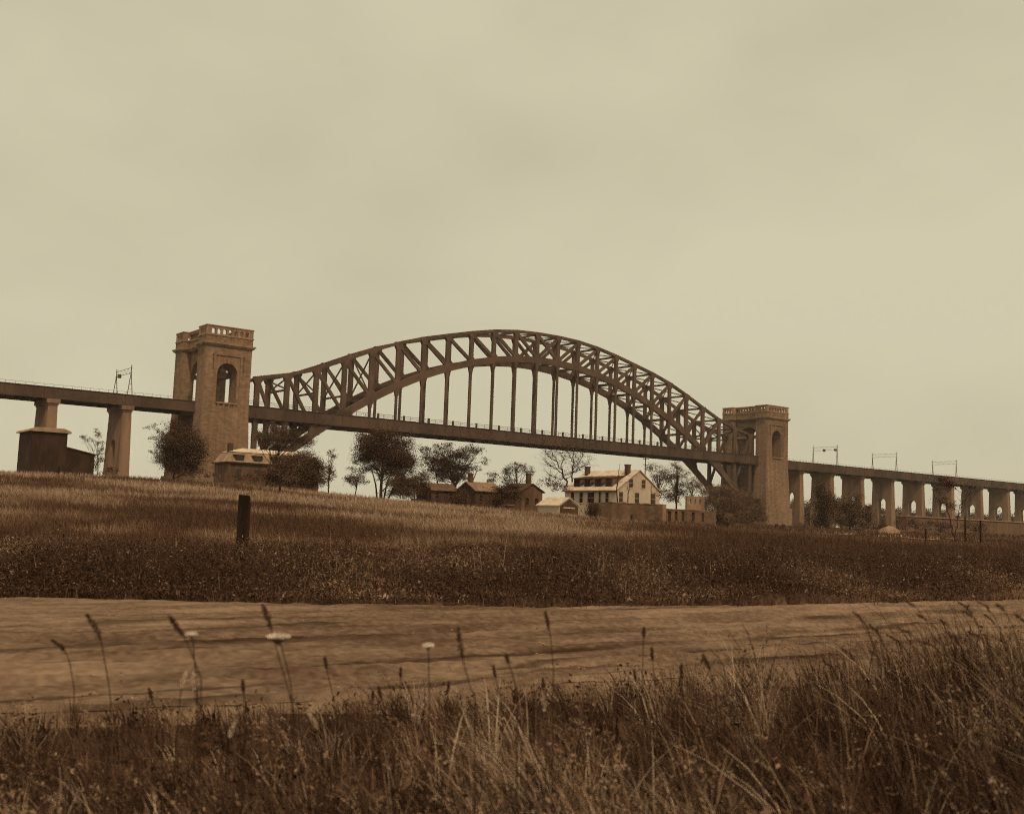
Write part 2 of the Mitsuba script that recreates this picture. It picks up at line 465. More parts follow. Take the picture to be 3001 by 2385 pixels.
# struts and bracing between the two trusses
bt = .55
for k in range(24):
    x = PAN * k
    put('top_strut', MB().bar((x, .8, zt[k] - .35), (x, 17.5, zt[k] - .35), .8, .9, (1, 0, 0)), 'steel_thin', bridge)
    if zl[k] > DZ1 + 3 or zl[k] < DZ0 - 4:
        put('bottom_strut', MB().bar((x, .9, zl[k]), (x, 17.4, zl[k]), 1.0, 1.2, (1, 0, 0)), 'steel_thin', bridge)
    zb = max(zl[k] + 2, DZ1 + 8.5)                 # sway frame: crossed members and a strut below
    if zt[k] - zb > 4 and (k < 5 or k > 18):
        for a, b in (((x, .7, zt[k] - 1.4), (x, 17.6, zb)), ((x + .02, .7, zb), (x + .02, 17.6, zt[k] - 1.4))):
            put('sway_brace', MB().bar(a, b, .42, .55, (1, 0, 0)), 'steel_thin', bridge)
        if zb > zl[k] + 3:
            put('sway_strut', MB().bar((x, .7, zb - .4), (x, 17.6, zb - .4), .6, .8, (1, 0, 0)), 'steel_thin', bridge)
    if k < 23:
        for s, zs, o in ((0, zt, -.3), (1, zl, .3)):
            if s and not (min(zl[k], zl[k + 1]) > DZ1 + 3 or max(zl[k], zl[k + 1]) < DZ0 - 4):
                continue
            for fl in (0, 1):
                y0, y1 = (.8, 17.5) if fl else (17.5, .8)
                put('lateral_brace', MB().bar((x + .5, y0, zs[k] + o + .02 * fl), (x + PAN - .5, y1, zs[k + 1] + o + .02 * fl), .45, .4, (0, 1, 0)), 'steel_thin', bridge)
# deck
dk = key_of('deck', bridge)
for yo, o in ((-1.6, 0), (19.3, 0)):
    f = MB().box((-6.0, yo, DZ0), (303.9, yo + .55, DZ1))
    for zf in (DZ0 - .12, DZ1 - .1):
        f.box((-6.0, yo - .35, zf), (303.9, yo + .9, zf + .22))
    for k in range(72):
        x = -5 + 4.318 * k
        f.box((x, yo - .18, DZ0 + .11), (x + .22, yo - .01, DZ1 - .11))
    put('fascia_girder', f, 'girder_steel', dk)
put('floor', MB().box((-6, -1.0, DZ1 - 1.0), (303.9, 19.25, DZ1 - .35)), 'girder_steel', dk)
for k in range(24):
    put('floor_beam', MB().box((PAN * k - .45, -1.0, DZ0 + .4), (PAN * k + .45, 19.25, DZ1 - 1.02)), 'girder_steel', dk)
for yo in (-1.35, 19.6):
    f = MB()
    for zr in (.95, 1.75):
        f.box((-5.9, yo - .07, DZ1 + zr), (303.8, yo + .07, DZ1 + zr + .16))
    for k in range(69):
        x = -4 + 4.45 * k
        f.box((x - .06, yo - .06, DZ1 + .1), (x + .06, yo + .06, DZ1 + 1.75))
    put('railing', f, 'girder_steel', dk)
    for k in range(23):
        x = PAN * (k + .28)
        put('rail_post', MB().box((x - .4, yo - .28, DZ1 + .1), (x + .4, yo + .28, DZ1 + 2.2)), 'girder_steel', dk)

# ---------------------------------------------------------------- towers
TL, TY0, TY1 = 18.75, -7.27, 25.57
NB, FB = .75, 17.55                              # inner faces of the side blocks


def tower(x0, river, label, zbase):
    t = thing('bridge_tower', label, 'tower', None)
    H = lambda e, r=4.5: [(-e, TY0 - e), (TL + e, TY0 - e), (TL + e, NB + e), (TL - r + e, NB + e), (TL - r + e, FB - e), (TL + e, FB - e), (TL + e, TY1 + e), (-e, TY1 + e),
                          (-e, FB - e), (r - e, FB - e), (r - e, NB + e), (-e, NB + e)]
    up = prism(H(0, 3.6), 65.5 - 39.5).translate([0, 0, 39.5])
    cx = TL / 2
    up -= prism_y(arch_poly(cx, 4.1, 44.2, 55.3), TY0 - 2, TY1 + 2)
    up -= prism_x(arch_poly((NB + FB) / 2, (FB - NB) / 2 - .06, 39.5, 53.2), -3, TL + 3)
    for dx in (-6.2, 6.2):                       # narrow slits each side of the window
        up -= m3.Manifold.cube([.55, .7, 6.2]).translate([cx + dx - .28, TY0 - .1, 56.2])
    rec = prism_y([(cx - 5.0, 44.2), (cx + 5.0, 44.2), (cx + 5.0, 62.2), (cx - 5.0, 62.2)], TY0 - .1, TY0 + .45)
    up -= rec
    sh = MB()
    sh.man(up.translate([x0, 0, 0]))
    put('shaft', sh, 'granite', t)
    # battered lower shaft and plinth
    lo = MB()

    def loft(p0, z0, p1, z1):
        n = len(p0)
        v = [(x0 + a, b, z0) for a, b in p0] + [(x0 + a, b, z1) for a, b in p1]
        lo.add(v, [(k, (k + 1) % n, n + (k + 1) % n, n + k) for k in range(n)])
        top = trimesh.creation.triangulate_polygon(__import__('shapely').Polygon(p1), engine='earcut')
        lo.add([(x0 + a, b, z1) for a, b in top[0]], top[1])
    loft(H(1.05, 4.5), 15.6, H(.05, 4.5), 39.5)
    put('lower_shaft', lo, 'granite', t)
    lo = MB()
    loft(H(2.1, 2.5), zbase, H(1.9, 2.5), 15.6)
    put('plinth', lo, 'granite', t)
    c = MB()
    for e, za, zb in ((.35, 65.5, 65.9), (.8, 65.9, 66.35), (1.15, 66.35, 66.9)):
        c.man(prism(H(e, 2.4), zb - za).translate([x0, 0, za]))
    put('cornice', c, 'trim_stone', t)
    put('attic', MB().man(prism(H(.12, 2.4), 69.6 - 66.9).translate([x0, 0, 66.9])), 'granite', t)
    put('string_course', MB().man((prism(H(.38, 2.4), .5) - prism(H(-.8, 3.2), 2).translate([0, 0, -.5])).translate([x0, 0, 69.6])), 'trim_stone', t)
    # parapet: a hollow wall pierced with little arches
    pw = prism(H(.12, 2.4), 73.2 - 69.9) - prism(H(-.75, 3.15), 6).translate([0, 0, -1])
    z0 = .45
    ncut = 7

    def piers(lo_, hi_, n):
        return [lo_ + (hi_ - lo_) * (k + .5) / n for k in range(n)]
    for ax in piers(1.4, TL - 1.4, ncut):
        pw -= prism_y(arch_poly(ax, .72, z0, z0 + 1.35, 8), TY0 - 3, TY1 + 3)
    for ay in piers(TY0 + 1.2, NB - 1.0, 3) + piers(NB + 1.2, FB - 1.2, 7) + piers(FB + 1.0, TY1 - 1.2, 3):
        pw -= prism_x(arch_poly(ay, .72, z0, z0 + 1.35, 8), -4, TL + 4)
    put('parapet', MB().man(pw.translate([x0, 0, 69.9])), 'trim_stone', t)
    cp_ = prism(H(.34, 2.4), .4) - prism(H(-.95, 3.4), 2).translate([0, 0, -.5])
    put('coping', MB().man(cp_.translate([x0, 0, 73.2])), 'trim_stone', t)
    put('roof_slab', MB().man(prism(H(-.8, 3.25), .25).translate([x0, 0, 69.65])), 'concrete', t)
    for s, y in ((0, TY0), (1, TY1)):
        w = key_of('window', t)
        d = -1 if s == 0 else 1
        b = MB()
        ya, yb = sorted((y + d * .75, y - d * .1))
        b.box((x0 + cx - 4.4, ya, 43.5), (x0 + cx + 4.4, yb, 44.1))
        put('sill', b, 'trim_stone', w)
        for q in range(4):
            xx = x0 + cx - 3.3 + 2.2 * q
            ya, yb = sorted((y + d * .6, y - d * .1))
            put('corbel', MB().man(prism_x([(ya, 43.5), (yb, 43.5), (yb if s == 0 else ya, 41.6)], xx - .35, xx + .35)), 'trim_stone', w)
        if s == 1:
            put('transom', MB().box((x0 + cx - 4.2, y - 6.5, 55.0), (x0 + cx + 4.2, y - 5.0, 56.8)), 'granite', w)
        if s == 0:
            b = MB().box((x0 + cx - .5, y - .35, 59.2), (x0 + cx + .5, y + .5, 61.0))
            put('keystone', b, 'trim_stone', w)
    xr = x0 + (TL - 4.6 if river > 0 else 4.6)
    put('portal_strut', MB().box((xr - 1.6, NB - .05, 55.2), (xr + 1.6, FB + .05, 56.9)), 'concrete', t)
    put('track_floor', MB().box((x0 - .0, NB + .02, 39.52), (x0 + TL, FB - .02, 44.0)), 'girder_steel', t)
    # abutment that takes the thrust of the arch
    xa, xb = (x0 + TL + 2.0, x0 + TL + 9.0) if river > 0 else (x0 - 9.0, x0 - 2.0)
    ab = MB()
    for y in (0, 18.3):
        ab.box((xa, y - 2.6, zbase), (xb, y + 2.6, 12.6))
    put('abutment', ab, 'granite', t)
    return t


tower(-6.1 - TL, 1, 'nearer stone bridge tower with arched window, at left end of arch', -3)
tower(304.0, -1, 'farther stone bridge tower with arched window, at right end of arch', -3)

# ---------------------------------------------------------------- viaducts


def pier(parent, x, lp, y0, y1, ztop, arch, zb=-2):
    bl = lambda e: [(x - lp / 2 - e, y0 - e), (x + lp / 2 + e, y0 - e), (x + lp / 2 + e, y1 + e), (x - lp / 2 - e, y1 + e)]
    b0, b1 = bl(.9), bl(0)
    v = np.array([(a, b, zb) for a, b in b0] + [(a, b, ztop - 2.2) for a, b in b1])
    m = m3.Manifold.hull_points(v)
    c = (y0 + y1) / 2
    m -= prism_x(arch_poly(c, arch, zb - 1, ztop - 15.5), x - lp * 2, x + lp * 2)
    # arched recess higher up, on both faces
    k = put('pier', MB().man(m), 'concrete', parent)
    cap = MB().box((x - lp / 2 - .25, y0 - .3, ztop - 2.2), (x + lp / 2 + .25, y1 + .3, ztop - 1.5)).box((x - lp / 2 - .7, y0 - .8, ztop - 1.5), (x + lp / 2 + .7, y1 + .8, ztop))
    put('cap', cap, 'concrete', k)


def viaduct(label, x0, x1, zb, zt_, xs, lp, y0, y1, arch):
    t = thing('viaduct', label, 'viaduct')
    for yo in (.2, 17.5):
        g = MB().box((x0, yo, zb), (x1, yo + .6, zt_))
        for zf in (zb - .1, zt_ - .12):
            g.box((x0, yo - .3, zf), (x1, yo + .9, zf + .22))
        n = int((x1 - x0) / 3.2)
        for k in range(n):
            x = x0 + 3.2 * k + 1
            g.box((x, yo - .16, zb + .12), (x + .2, yo - .01, zt_ - .12))
        put('girder', g, 'girder_steel', t)
    put('track_bed', MB().box((x0, .82, zt_ - 1.2), (x1, 17.48, zt_ - .2)), 'girder_steel', t)
    r = MB()
    for yo in (.0, 18.1):
        r.box((x0, yo - .04, zt_ + .95), (x1, yo + .04, zt_ + 1.03))
        n = int((x1 - x0) / 3.2)
        for k in range(n):
            r.box((x0 + 3.2 * k + 1, yo - .04, zt_), (x0 + 3.2 * k + 1.08, yo + .04, zt_ + .95))
    put('handrail', r, 'girder_steel', t)
    for x in xs:
        pier(t, x, lp, y0, y1, zb - .12, arch)
    return t


viaduct('short run of steel girder viaduct on concrete piers left of the nearer tower', -190, -6.1 - TL + 3, 40.2, 44.2, (-50.3, -76.6, -103, -129, -155), 3.2, .6, 17.4, 3.2)
viaduct('long girder viaduct on many concrete piers receding right of the farther tower', 304 + TL - 3, 800, 38.9, 43.7, (347.4, 377, 408, 440.5, 475, 511, 548, 585, 622, 660, 698, 736, 774), 3.2, 2.2, 16.2, 2.9)


def gantry(x, zb, zt_, label, arms):
    g = thing('signal_gantry', label, 'gantry')
    for y in (.3, 18.0):
        m = MB()
        for dx in (-.9, .9):
            m.bar((x + dx, y, zb), (x, y, zt_ - 1.5), .22, .22)
        m.bar((x, y, zt_ - 1.9), (x, y, zt_ + 1.0), .24, .24, (1, 0, 0))
        for q in range(3):
            zz = zb + (zt_ - zb) * (.2 + .2 * q); w = .9 * (.8 - .2 * q)
            m.bar((x - w, y, zz), (x + w, y, zz), .12, .12)
        put('leg', m, 'steel_thin', g)
    b = MB()
    for z in (zt_, zt_ - 2.0):
        b.bar((x, -.7, z), (x, 19, z), .13, .13, (1, 0, 0))
    for k in range(9):
        y = .3 + 17.7 * k / 9
        b.bar((x, y, zt_ - (2.0 if k % 2 else 0)), (x, y + 17.7 / 9, zt_ - (0 if k % 2 else 2.0)), .06, .06, (1, 0, 0))
    put('crossbeam', b, 'steel_thin', g)
    for y in arms:
        put('signal_box', MB().box((x - .55, y - .6, zt_ - 2.7), (x + .55, y + .6, zt_ - 1.3)), 'girder_steel', g)


gantry(-50, 44.2, 54.4, 'thin steel gantry on the viaduct left of the nearer tower', (14.3,))
gantry(379.3, 43.7, 55.2, 'thin steel gantry on the right-hand viaduct, first beyond the tower', (1.6, 9.8))
gantry(441.7, 43.7, 55.0, 'thin steel gantry on the right-hand viaduct, middle one of three', ())
gantry(512.5, 43.7, 54.6, 'thin steel gantry on the right-hand viaduct, farthest from the towers', ())

# ---------------------------------------------------------------- houses, sheds and walls


def window(parent, lo, hi, axis, out, name='window', frame='frame_paint', pane='pane'):
    """a framed window in a wall facing -y (axis 0) or -x (axis 1); lo, hi: (along, z); out: the wall's plane."""
    (a0, z0), (a1, z1) = lo, hi
    fr, pn = MB(), MB()

    def bx(m, u0, u1, w0, w1, d0, d1):
        m.box((u0, out + d0, w0), (u1, out + d1, w1)) if axis == 0 else m.box((out + d0, u0, w0), (out + d1, u1, w1))
    t = .12
    bx(fr, a0 - t, a0, z0 - t, z1 + t, -.07, .03); bx(fr, a1, a1 + t, z0 - t, z1 + t, -.07, .03)
    bx(fr, a0, a1, z1, z1 + t, -.07, .03); bx(fr, a0 - .05, a1 + .05, z0 - t - .06, z0, -.14, .03)
    bx(fr, a0, a1, (z0 + z1) / 2 - .04, (z0 + z1) / 2 + .04, -.05, .02)
    bx(pn, a0, a1, z0, z1, -.02, .02)
    w = put(name, pn, pane, parent)
    put('frame', fr, frame, w)
    return w


def gable_house(kind, label, cat, px, d, W, L, eave, ridge, wall, roof, over=.45, wins=(), chim=(), ridge_x=False, sink=2.0, group=None, gable_mat=None, door=None):
    """its near corner, between the walls facing -x and -y, stands at column px and depth d."""
    o = stand(px, d)
    t = thing(kind, label, cat, group)
    x, y, z = o
    if ridge_x:
        prof = [(y, z - sink), (y + L, z - sink), (y + L, z + eave), (y + L / 2, z + ridge), (y, z + eave)]
        body = prism_x(prof, x, x + W)
        run, half = (x, x + W), L / 2
    else:
        prof = [(x, z - sink), (x + W, z - sink), (x + W, z + eave), (x + W / 2, z + ridge), (x, z + eave)]
        body = prism_y(prof, y, y + L)
        run, half = (y, y + L), W / 2
    put('wall', MB().man(body), wall, t)
    rf = None
    sl = (ridge - eave) / half
    for s in (-1, 1):
        th = .16
        c = (y + L / 2) if ridge_x else (x + W / 2)
        pr = [(c, z + ridge + .02), (c, z + ridge + .02 + th), (c + s * (half + over), z + eave - sl * over + .02 + th), (c + s * (half + over), z + eave - sl * over + .02)]
        m = prism_x(pr, run[0] - over * .7, run[1] + over * .7) if ridge_x else prism_y(pr, run[0] - over * .7, run[1] + over * .7)
        k = put('roof', MB().man(m), roof, t)
        rf = rf or k
    for (cx, cyy, w, z0, z1) in chim:
        q = put('chimney', MB().box((x + cx - w / 2, y + cyy - w / 2, z + z0), (x + cx + w / 2, y + cyy + w / 2, z + z1)), 'brick', t)
        put('chimney_cap', MB().box((x + cx - w / 2 - .08, y + cyy - w / 2 - .08, z + z1), (x + cx + w / 2 + .08, y + cyy + w / 2 + .08, z + z1 + .18)), 'brick', q)
    for (ax, a0, z0, a1, z1) in wins:
        base = x if ax == 0 else y
        window(t, (base + a0, z + z0), (base + a1, z + z1), ax, (y if ax == 0 else x), frame='frame_paint' if wall == 'white_wall' else 'brown_wood')
    if door:
        ax, a0, a1, z1 = door
        m = MB()
        (m.box((x + a0, y - .06, z - .5), (x + a1, y + .05, z + z1)) if ax == 0 else m.box((x - .06, y + a0, z - .5), (x + .05, y + a1, z + z1)))
        put('door', m, 'dark_wood', t)
    return t, o


W_, L_ = 11.2, 15.0
wh, wo = gable_house('white_house', 'white two-storey house with dormers, two chimneys and pale roof', 'house', 1806, 200, W_, L_, 5.6, 9.4, 'white_wall', 'pale_roof',
                     wins=[(0, 3.0, 6.1, 4.0, 7.7), (0, 6.3, 6.1, 7.3, 7.7), (0, 4.6, 3.05, 5.7, 5.15), (0, 8.9, 3.05, 10.0, 5.15), (0, .5, 3.05, 1.5, 5.15), (0, 2.0, .6, 3.0, 2.4), (0, 6.4, .6, 7.4, 2.4)] +
                     [(1, a, 3.05, a + w, 5.0) for a, w in ((2.2, .9), (4.4, .6), (6.3, 1.9), (9.6, 1.0), (12.2, .9))] + [(1, a, .6, a + .9, 2.4) for a in (2.5, 6.5, 11)],
                     chim=[(W_ / 2 - 1.3, 1.8, .82, 8.0, 10.35), (W_ / 2 - 1.1, 13.6, .78, 8.2, 10.2)])
x, y, z = wo
for k in range(4):                               # dormers in the slope facing -x
    yy = y + 1.9 + 3.05 * k
    dm = key_of('dormer', wh)
    f = MB().man(prism_y([(x + .55, z + 5.75), (x + 3.9, z + 8.2), (x + 3.9, z + 8.25), (x + .55, z + 7.75)], yy, yy + 2.0))
    put('cheek', f, 'brown_wood', dm)
    put('window', MB().box((x + .50, yy + .25, z + 6.25), (x + .60, yy + 1.75, z + 7.55)), 'pane', dm)
    put('roof', MB().man(prism_y([(x + .2, z + 7.68), (x + 4.2, z + 8.34), (x + 4.2, z + 8.46), (x + .2, z + 7.82)], yy - .22, yy + 2.22)), 'dark_wood', dm)
put('gutter', MB().box((x - .62, y - .3, z + 5.2), (x - .44, y + L_ + .3, z + 5.34)), 'brown_wood', wh)

sh, so = gable_house('garden_shed', 'small pale shed with bright roof and open dark gable, left of white house', 'shed', 1638, 172, 4.1, 5.6, 1.75, 2.95, 'white_wall', 'pale_roof', over=.25)
x, y, z = so
put('opening', MB().man(prism_y([(x + .12, z - .2), (x + 3.98, z - .2), (x + 3.98, z + 1.6), (x + 2.05, z + 2.75), (x + .12, z + 1.6)], y - .08, y + .04)), 'dark_wood', sh, label='dark boarded gable end')
put('rail', MB().box((x + .8, y - .15, z + 1.3), (x + 3.2, y - .09, z + 1.5)), 'white_wall', sh)

# the low building with a mansard roof, by the tower
o = stand(669, 212); x, y, z = o
ma = thing('mansard_house', 'long low house with pale mansard roof and dark eaves beside nearer tower', 'house')
Wm, Lm, ev = 19.6, 7.5, 4.4
put('wall', MB().box((x, y, z - 2), (x + Wm, y + Lm, z + ev)), 'brown_wood', ma)
put('eaves', MB().box((x - .5, y - .5, z + ev), (x + Wm + .5, y + Lm + .5, z + ev + .3)), 'dark_wood', ma)
b0 = np.array([(x - .3, y - .3), (x + Wm + .3, y - .3), (x + Wm + .3, y + Lm + .3), (x - .3, y + Lm + .3)])


def frustum(p0, z0, p1, z1):
    return m3.Manifold.hull_points(np.array([(a, b, z0) for a, b in p0] + [(a, b, z1) for a, b in p1]))


ins = lambda e: np.array([(x + e, y + e), (x + Wm - e, y + e), (x + Wm - e, y + Lm - e), (x + e, y + Lm - e)])
rf = put('roof', MB().man(frustum(ins(-.3), z + ev + .3, ins(.95), z + ev + 2.35)), 'mid_roof', ma)
put('roof_top', MB().man(frustum(ins(.75), z + ev + 2.35, np.array([(x + 4, y + 3.4), (x + Wm - 4, y + 3.4), (x + Wm - 4, y + Lm - 3.4), (x + 4, y + Lm - 3.4)]), z + ev + 3.3)), 'pale_roof', rf)
for k in range(5):
    xx = x + 1.0 + 3.9 * k
    dm = key_of('dormer', ma)
    put('front', MB().box((xx, y - .1, z + ev + .32), (xx + 1.9, y + 1.2, z + ev + 1.75)), 'dark_wood', dm)
    put('window', MB().box((xx + .3, y - .16, z + ev + .55), (xx + 1.6, y - .08, z + ev + 1.55)), 'pane', dm)
    put('hood', MB().man(prism_y([(xx - .3, z + ev + 1.72)] + [(xx + .95 + 1.25 * math.cos(t), z + ev + 1.72 + .55 * math.sin(t)) for t in np.linspace(0, np.pi, 9)], y - .35, y + 1.3)), 'mid_roof', dm)
    window(ma, (xx + .45, z + 1.3), (xx + 1.5, z + 3.3), 0, y, frame='brown_wood')
put('chimney', MB().box((x + .9, y + 3, z + ev + 2), (x + 1.8, y + 3.9, z + ev + 4.2)), 'brick', ma)

# dark building at the left edge
o = stand(84, 185); x, y, z = o
db = thing('barn', 'tall dark flat-roofed barn with pale roof edge at far left', 'barn')
put('wall', MB().box((x, y, z - 2), (x + 5.9, y + 9, z + 7.4)), 'tarred_wood', db)
put('roof', MB().man(prism_y([(x - .6, z + 7.4), (x + 6.5, z + 7.4), (x + 6.3, z + 7.75), (x + 5.2, z + 8.15), (x + .8, z + 8.15), (x - .4, z + 7.75)], y - .5, y + 9.5)), 'mid_roof', db)
x2 = x + 5.92
lw = put('lean_to', MB().man(prism_y([(x2, z - 2), (x2 + 5.0, z - 2), (x2 + 5.0, z + 3.9), (x2, z + 4.9)], y + .4, y + 6)), 'tarred_wood', db)
put('roof', MB().man(prism_y([(x2, z + 4.92), (x2 + 5.3, z + 3.9), (x2 + 5.3, z + 4.05), (x2, z + 5.08)], y + .1, y + 6.3)), 'brown_wood', lw)

gable_house('dark_cottage', 'low dark cottage with thin pale roof edge under the wide open-crowned tree', 'house', 1262, 218, 6.6, 5.5, 2.7, 4.0, 'dark_wood', 'brown_wood', ridge_x=True,
            wins=[(0, 1.0, 1.0, 1.9, 2.2), (0, 4.4, 1.0, 5.3, 2.2)], door=(0, 2.9, 3.8, 2.0))
gable_house('dark_cottage', 'dark gabled house with one chimney and a dull pale roof, third from white house', 'house', 1391, 214, 6.6, 6.2, 3.4, 5.0, 'dark_wood', 'dull_roof', ridge_x=True,
            wins=[(0, 1.0, 1.1, 1.9, 2.5), (0, 4.2, 1.1, 5.1, 2.5), (1, 2.6, 1.2, 3.5, 2.6)], chim=[(.9, 3.1, .8, 4.4, 6.6)])
gable_house('dark_cottage', 'dark house with chimney and gable turned to the field, left of pale shed', 'house', 1526, 210, 5.3, 7.0, 3.9, 5.3, 'brown_wood', 'dark_wood', over=.5,
            wins=[(0, 1.0, 1.2, 1.9, 2.6), (0, 3.4, 1.2, 4.3, 2.6)], chim=[(2.9, 1.6, .75, 4.6, 7.3)])
# open lean-to left of the cottage
o = stand(1215, 216); x, y, z = o
op = thing('open_shelter', 'open dark shelter on thin posts beneath trees, sky showing through', 'shelter')
put('roof', MB().man(prism_y([(x - .3, z + 2.8), (x + 3.6, z + 3.0), (x + 3.6, z + 3.2), (x - .3, z + 3.0)], y - .3, y + 3)), 'dark_wood', op)
for a in (0, 1.7, 3.3):
    put('post', MB().box((x + a - .08, y, z - 1), (x + a + .08, y + .16, z + 2.85)), 'dark_wood', op)
put('trough', MB().box((x - .2, y + .4, z - 1), (x + 3.4, y + 1.2, z + .7)), 'dark_wood', op)
o = stand(1488, 178); x, y, z = o
ct = thing('hand_cart', 'small dark cart with pale top board standing in grass before the houses', 'cart')
put('box', MB().box((x, y, z + .45), (x + 1.2, y + .8, z + 1.0)), 'dark_wood', ct)
put('board', MB().box((x - .1, y - .1, z + 1.0), (x + 1.3, y + .9, z + 1.06)), 'mid_roof', ct)
for a in (.15, 1.05):
    w = trimesh.creation.torus(.38, .05, major_sections=20, minor_sections=6)
    w.apply_transform(trimesh.transformations.rotation_matrix(np.pi / 2, [1, 0, 0])); w.apply_translation([x + a, y - .06, z + .38])
    m = MB().add(w.vertices, w.faces)
    for k in range(4):
        t = np.pi * k / 4
        m.bar((x + a - .36 * math.cos(t), y - .06, z + .38 - .36 * math.sin(t)), (x + a + .36 * math.cos(t), y - .06, z + .38 + .36 * math.sin(t)), .04, .04)
    put('wheel', m, 'dark_wood', ct)

# masonry block and the walls right of it
o = stand(1784, 182); x, y, z = o
z = float(ground_z(x + 7, y)) - .1
bw = thing('stone_wall', 'big square block of rough masonry with pale coping before white house', 'wall')
put('masonry', MB().box((x, y, z - 2), (x + 12.6, y + 5.2, z + 3.15)), 'rubble_wall', bw)
rng = np.random.default_rng(12)
for k in range(16):
    a = x - .1 + 12.8 * k / 16
    put('coping_stone', MB().box((a + .02, y - .12, z + 3.15 + .01), (a + .78, y + .5, z + 3.24 + .16 * rng.random())), 'trim_stone' if rng.random() < .6 else 'rubble_wall', bw)
put('pier', MB().box((x + 12.58, y - .15, z - 2), (x + 13.5, y + .9, z + 3.35)), 'trim_stone', bw)
put('drain', MB().box((x + 5.0, y - .08, z - .3), (x + 5.4, y + .02, z + 1.2)), 'dark_wood', bw)
o = stand(1956, 196); x, y, z = o
rw = thing('ruined_wall', 'low roofless wall with dark door and window openings, right of masonry block', 'wall')
rm = prism_x([(y, z - 2), (y + .8, z - 2), (y + .8, z + 2.5), (y, z + 2.5)], x - .6, x + 13)
cut = [(.1, .9, -.5, 2.2), (1.9, 2.6, .5, 2.3), (3.7, 4.4, .5, 2.3), (6.4, 7.1, .6, 2.2), (9, 9.7, .6, 2.2)]
for a0, a1, z0, z1 in cut:
    rm -= m3.Manifold.cube([a1 - a0, .5, z1 - z0]).translate([x + a0, y - .1, z + z0])
put('masonry', MB().man(rm), 'rubble_wall', rw)
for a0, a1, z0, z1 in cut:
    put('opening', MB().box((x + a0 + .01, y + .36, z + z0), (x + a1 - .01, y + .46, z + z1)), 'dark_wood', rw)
put('coping', MB().box((x - .7, y - .1, z + 2.5), (x + 8.5, y + .9, z + 2.66)), 'rubble_wall', rw)
o = stand(2012, 250); x, y, z = o
bm = prism_x([(y, z - 2), (y + .5, z - 2), (y + .5, z + 6.1), (y, z + 6.1)], x, x + 6)
for a in (.8, 2.4, 4.1):
    bm -= m3.Manifold.cube([.7, 2, 1.0]).translate([x + a, y - .5, z + 4.4])
whole('ruined_wall', MB().man(bm), 'trim_stone', 'short pale broken wall with three holes, behind trees near arch end', 'wall')
o = stand(2655, 395); x, y, z = o
lw = thing('retaining_wall', 'long dark retaining wall with pale flat top in front of the right-hand viaduct', 'wall')
put('masonry', MB().box((x, y, z - 3), (x + 130, y + 3, z + 5.0)), 'rubble_wall', lw)
put('coping', MB().box((x - .3, y - .4, z + 5.0), (x + 130.3, y + 3.3, z + 5.4)), 'trim_stone', lw)


# sand strip and heap at the right
def drape(pts_px, d0, d1, nx=60, ny=14, dz=.07):
    px = np.linspace(pts_px[0], pts_px[1], nx); t = np.linspace(0, 1, ny)
    v = []
    for k, p in enumerate(px):
        wob = 14 * (meshkit.noise(np.array([p / 60, 1, 2])) - .5); wo2 = 20 * (meshkit.noise(np.array([p / 45, 5, 2])) - .5)
        for s in t:
            d = (d0 + wob) * (1 - s) + (d1 + wo2) * s
            q = at(p, 1560, d); v.append((q[0], q[1], float(ground_z(q[0], q[1])) + dz))
    a, b = np.meshgrid(np.arange(nx - 1), np.arange(ny - 1), indexing='ij')
    f = np.stack([a * ny + b, (a + 1) * ny + b, (a + 1) * ny + b + 1, a * ny + b + 1], -1).reshape(-1, 4)
    return MB().add(v, f)


M['sand'] = mottled(.22, .55, 1.15, .22, 1, .95, .05)
USED.add('sand')
struct('sand_track', drape((2300, 3150), 205, 262).arr(), 'sand', smooth=True)
struct('sand_track', drape((1940, 2075), 188, 193, 30, 5).arr(), 'sand', smooth=True)


def heap(name, px, d, r, h, bsdf, label, cat, seed=0):
    o = stand(px, d)
    s = trimesh.creation.icosphere(3)
    v = s.vertices * [r, r, h]
    v *= 1 + .35 * (meshkit.fbm(s.vertices * 1.7 + seed, 3, seed) - .5)[:, None]
    return whole(name, (v + o, s.faces), bsdf, label, cat, smooth=True)


heap('sand_heap', 2606, 262, 2.6, 2.0, 'sand', 'pale heap of sand beside the sandy track', 'heap')

# ---------------------------------------------------------------- posts, pole, barrels


def post(px, d, h, w, label, lean=0., name='fence_post', r=None):
    o = stand(px, d)
    m = MB()
    n = 7
    rng = np.random.default_rng(int(px))
    zz = np.linspace(-.4, h, n)
    p = np.stack([o[0] + lean * zz, o[1] + 0 * zz, o[2] + zz], 1)
    if r:
        m.tube(p, r, 8)
    else:
        sq = np.array([(-1, -1), (1, -1), (1, 1), (-1, 1)]) * w / 2
        v = np.concatenate([np.c_[c[0] + sq[:, 0] * (1 + .08 * rng.standard_normal(4)), c[1] + sq[:, 1] * (1 + .08 * rng.standard_normal(4)), np.full(4, c[2]) + (.025 * rng.standard_normal(4) if k == n - 1 else 0)] for k, c in enumerate(p)])
        f = [(4 * k + a, 4 * k + (a + 1) % 4, 4 * k + 4 + (a + 1) % 4, 4 * k + 4 + a) for k in range(n - 1) for a in range(4)] + [(4 * n - 4, 4 * n - 3, 4 * n - 2, 4 * n - 1)]
        m.add(v, f)
    return whole(name, m, 'post_wood', label, 'post', smooth=30)


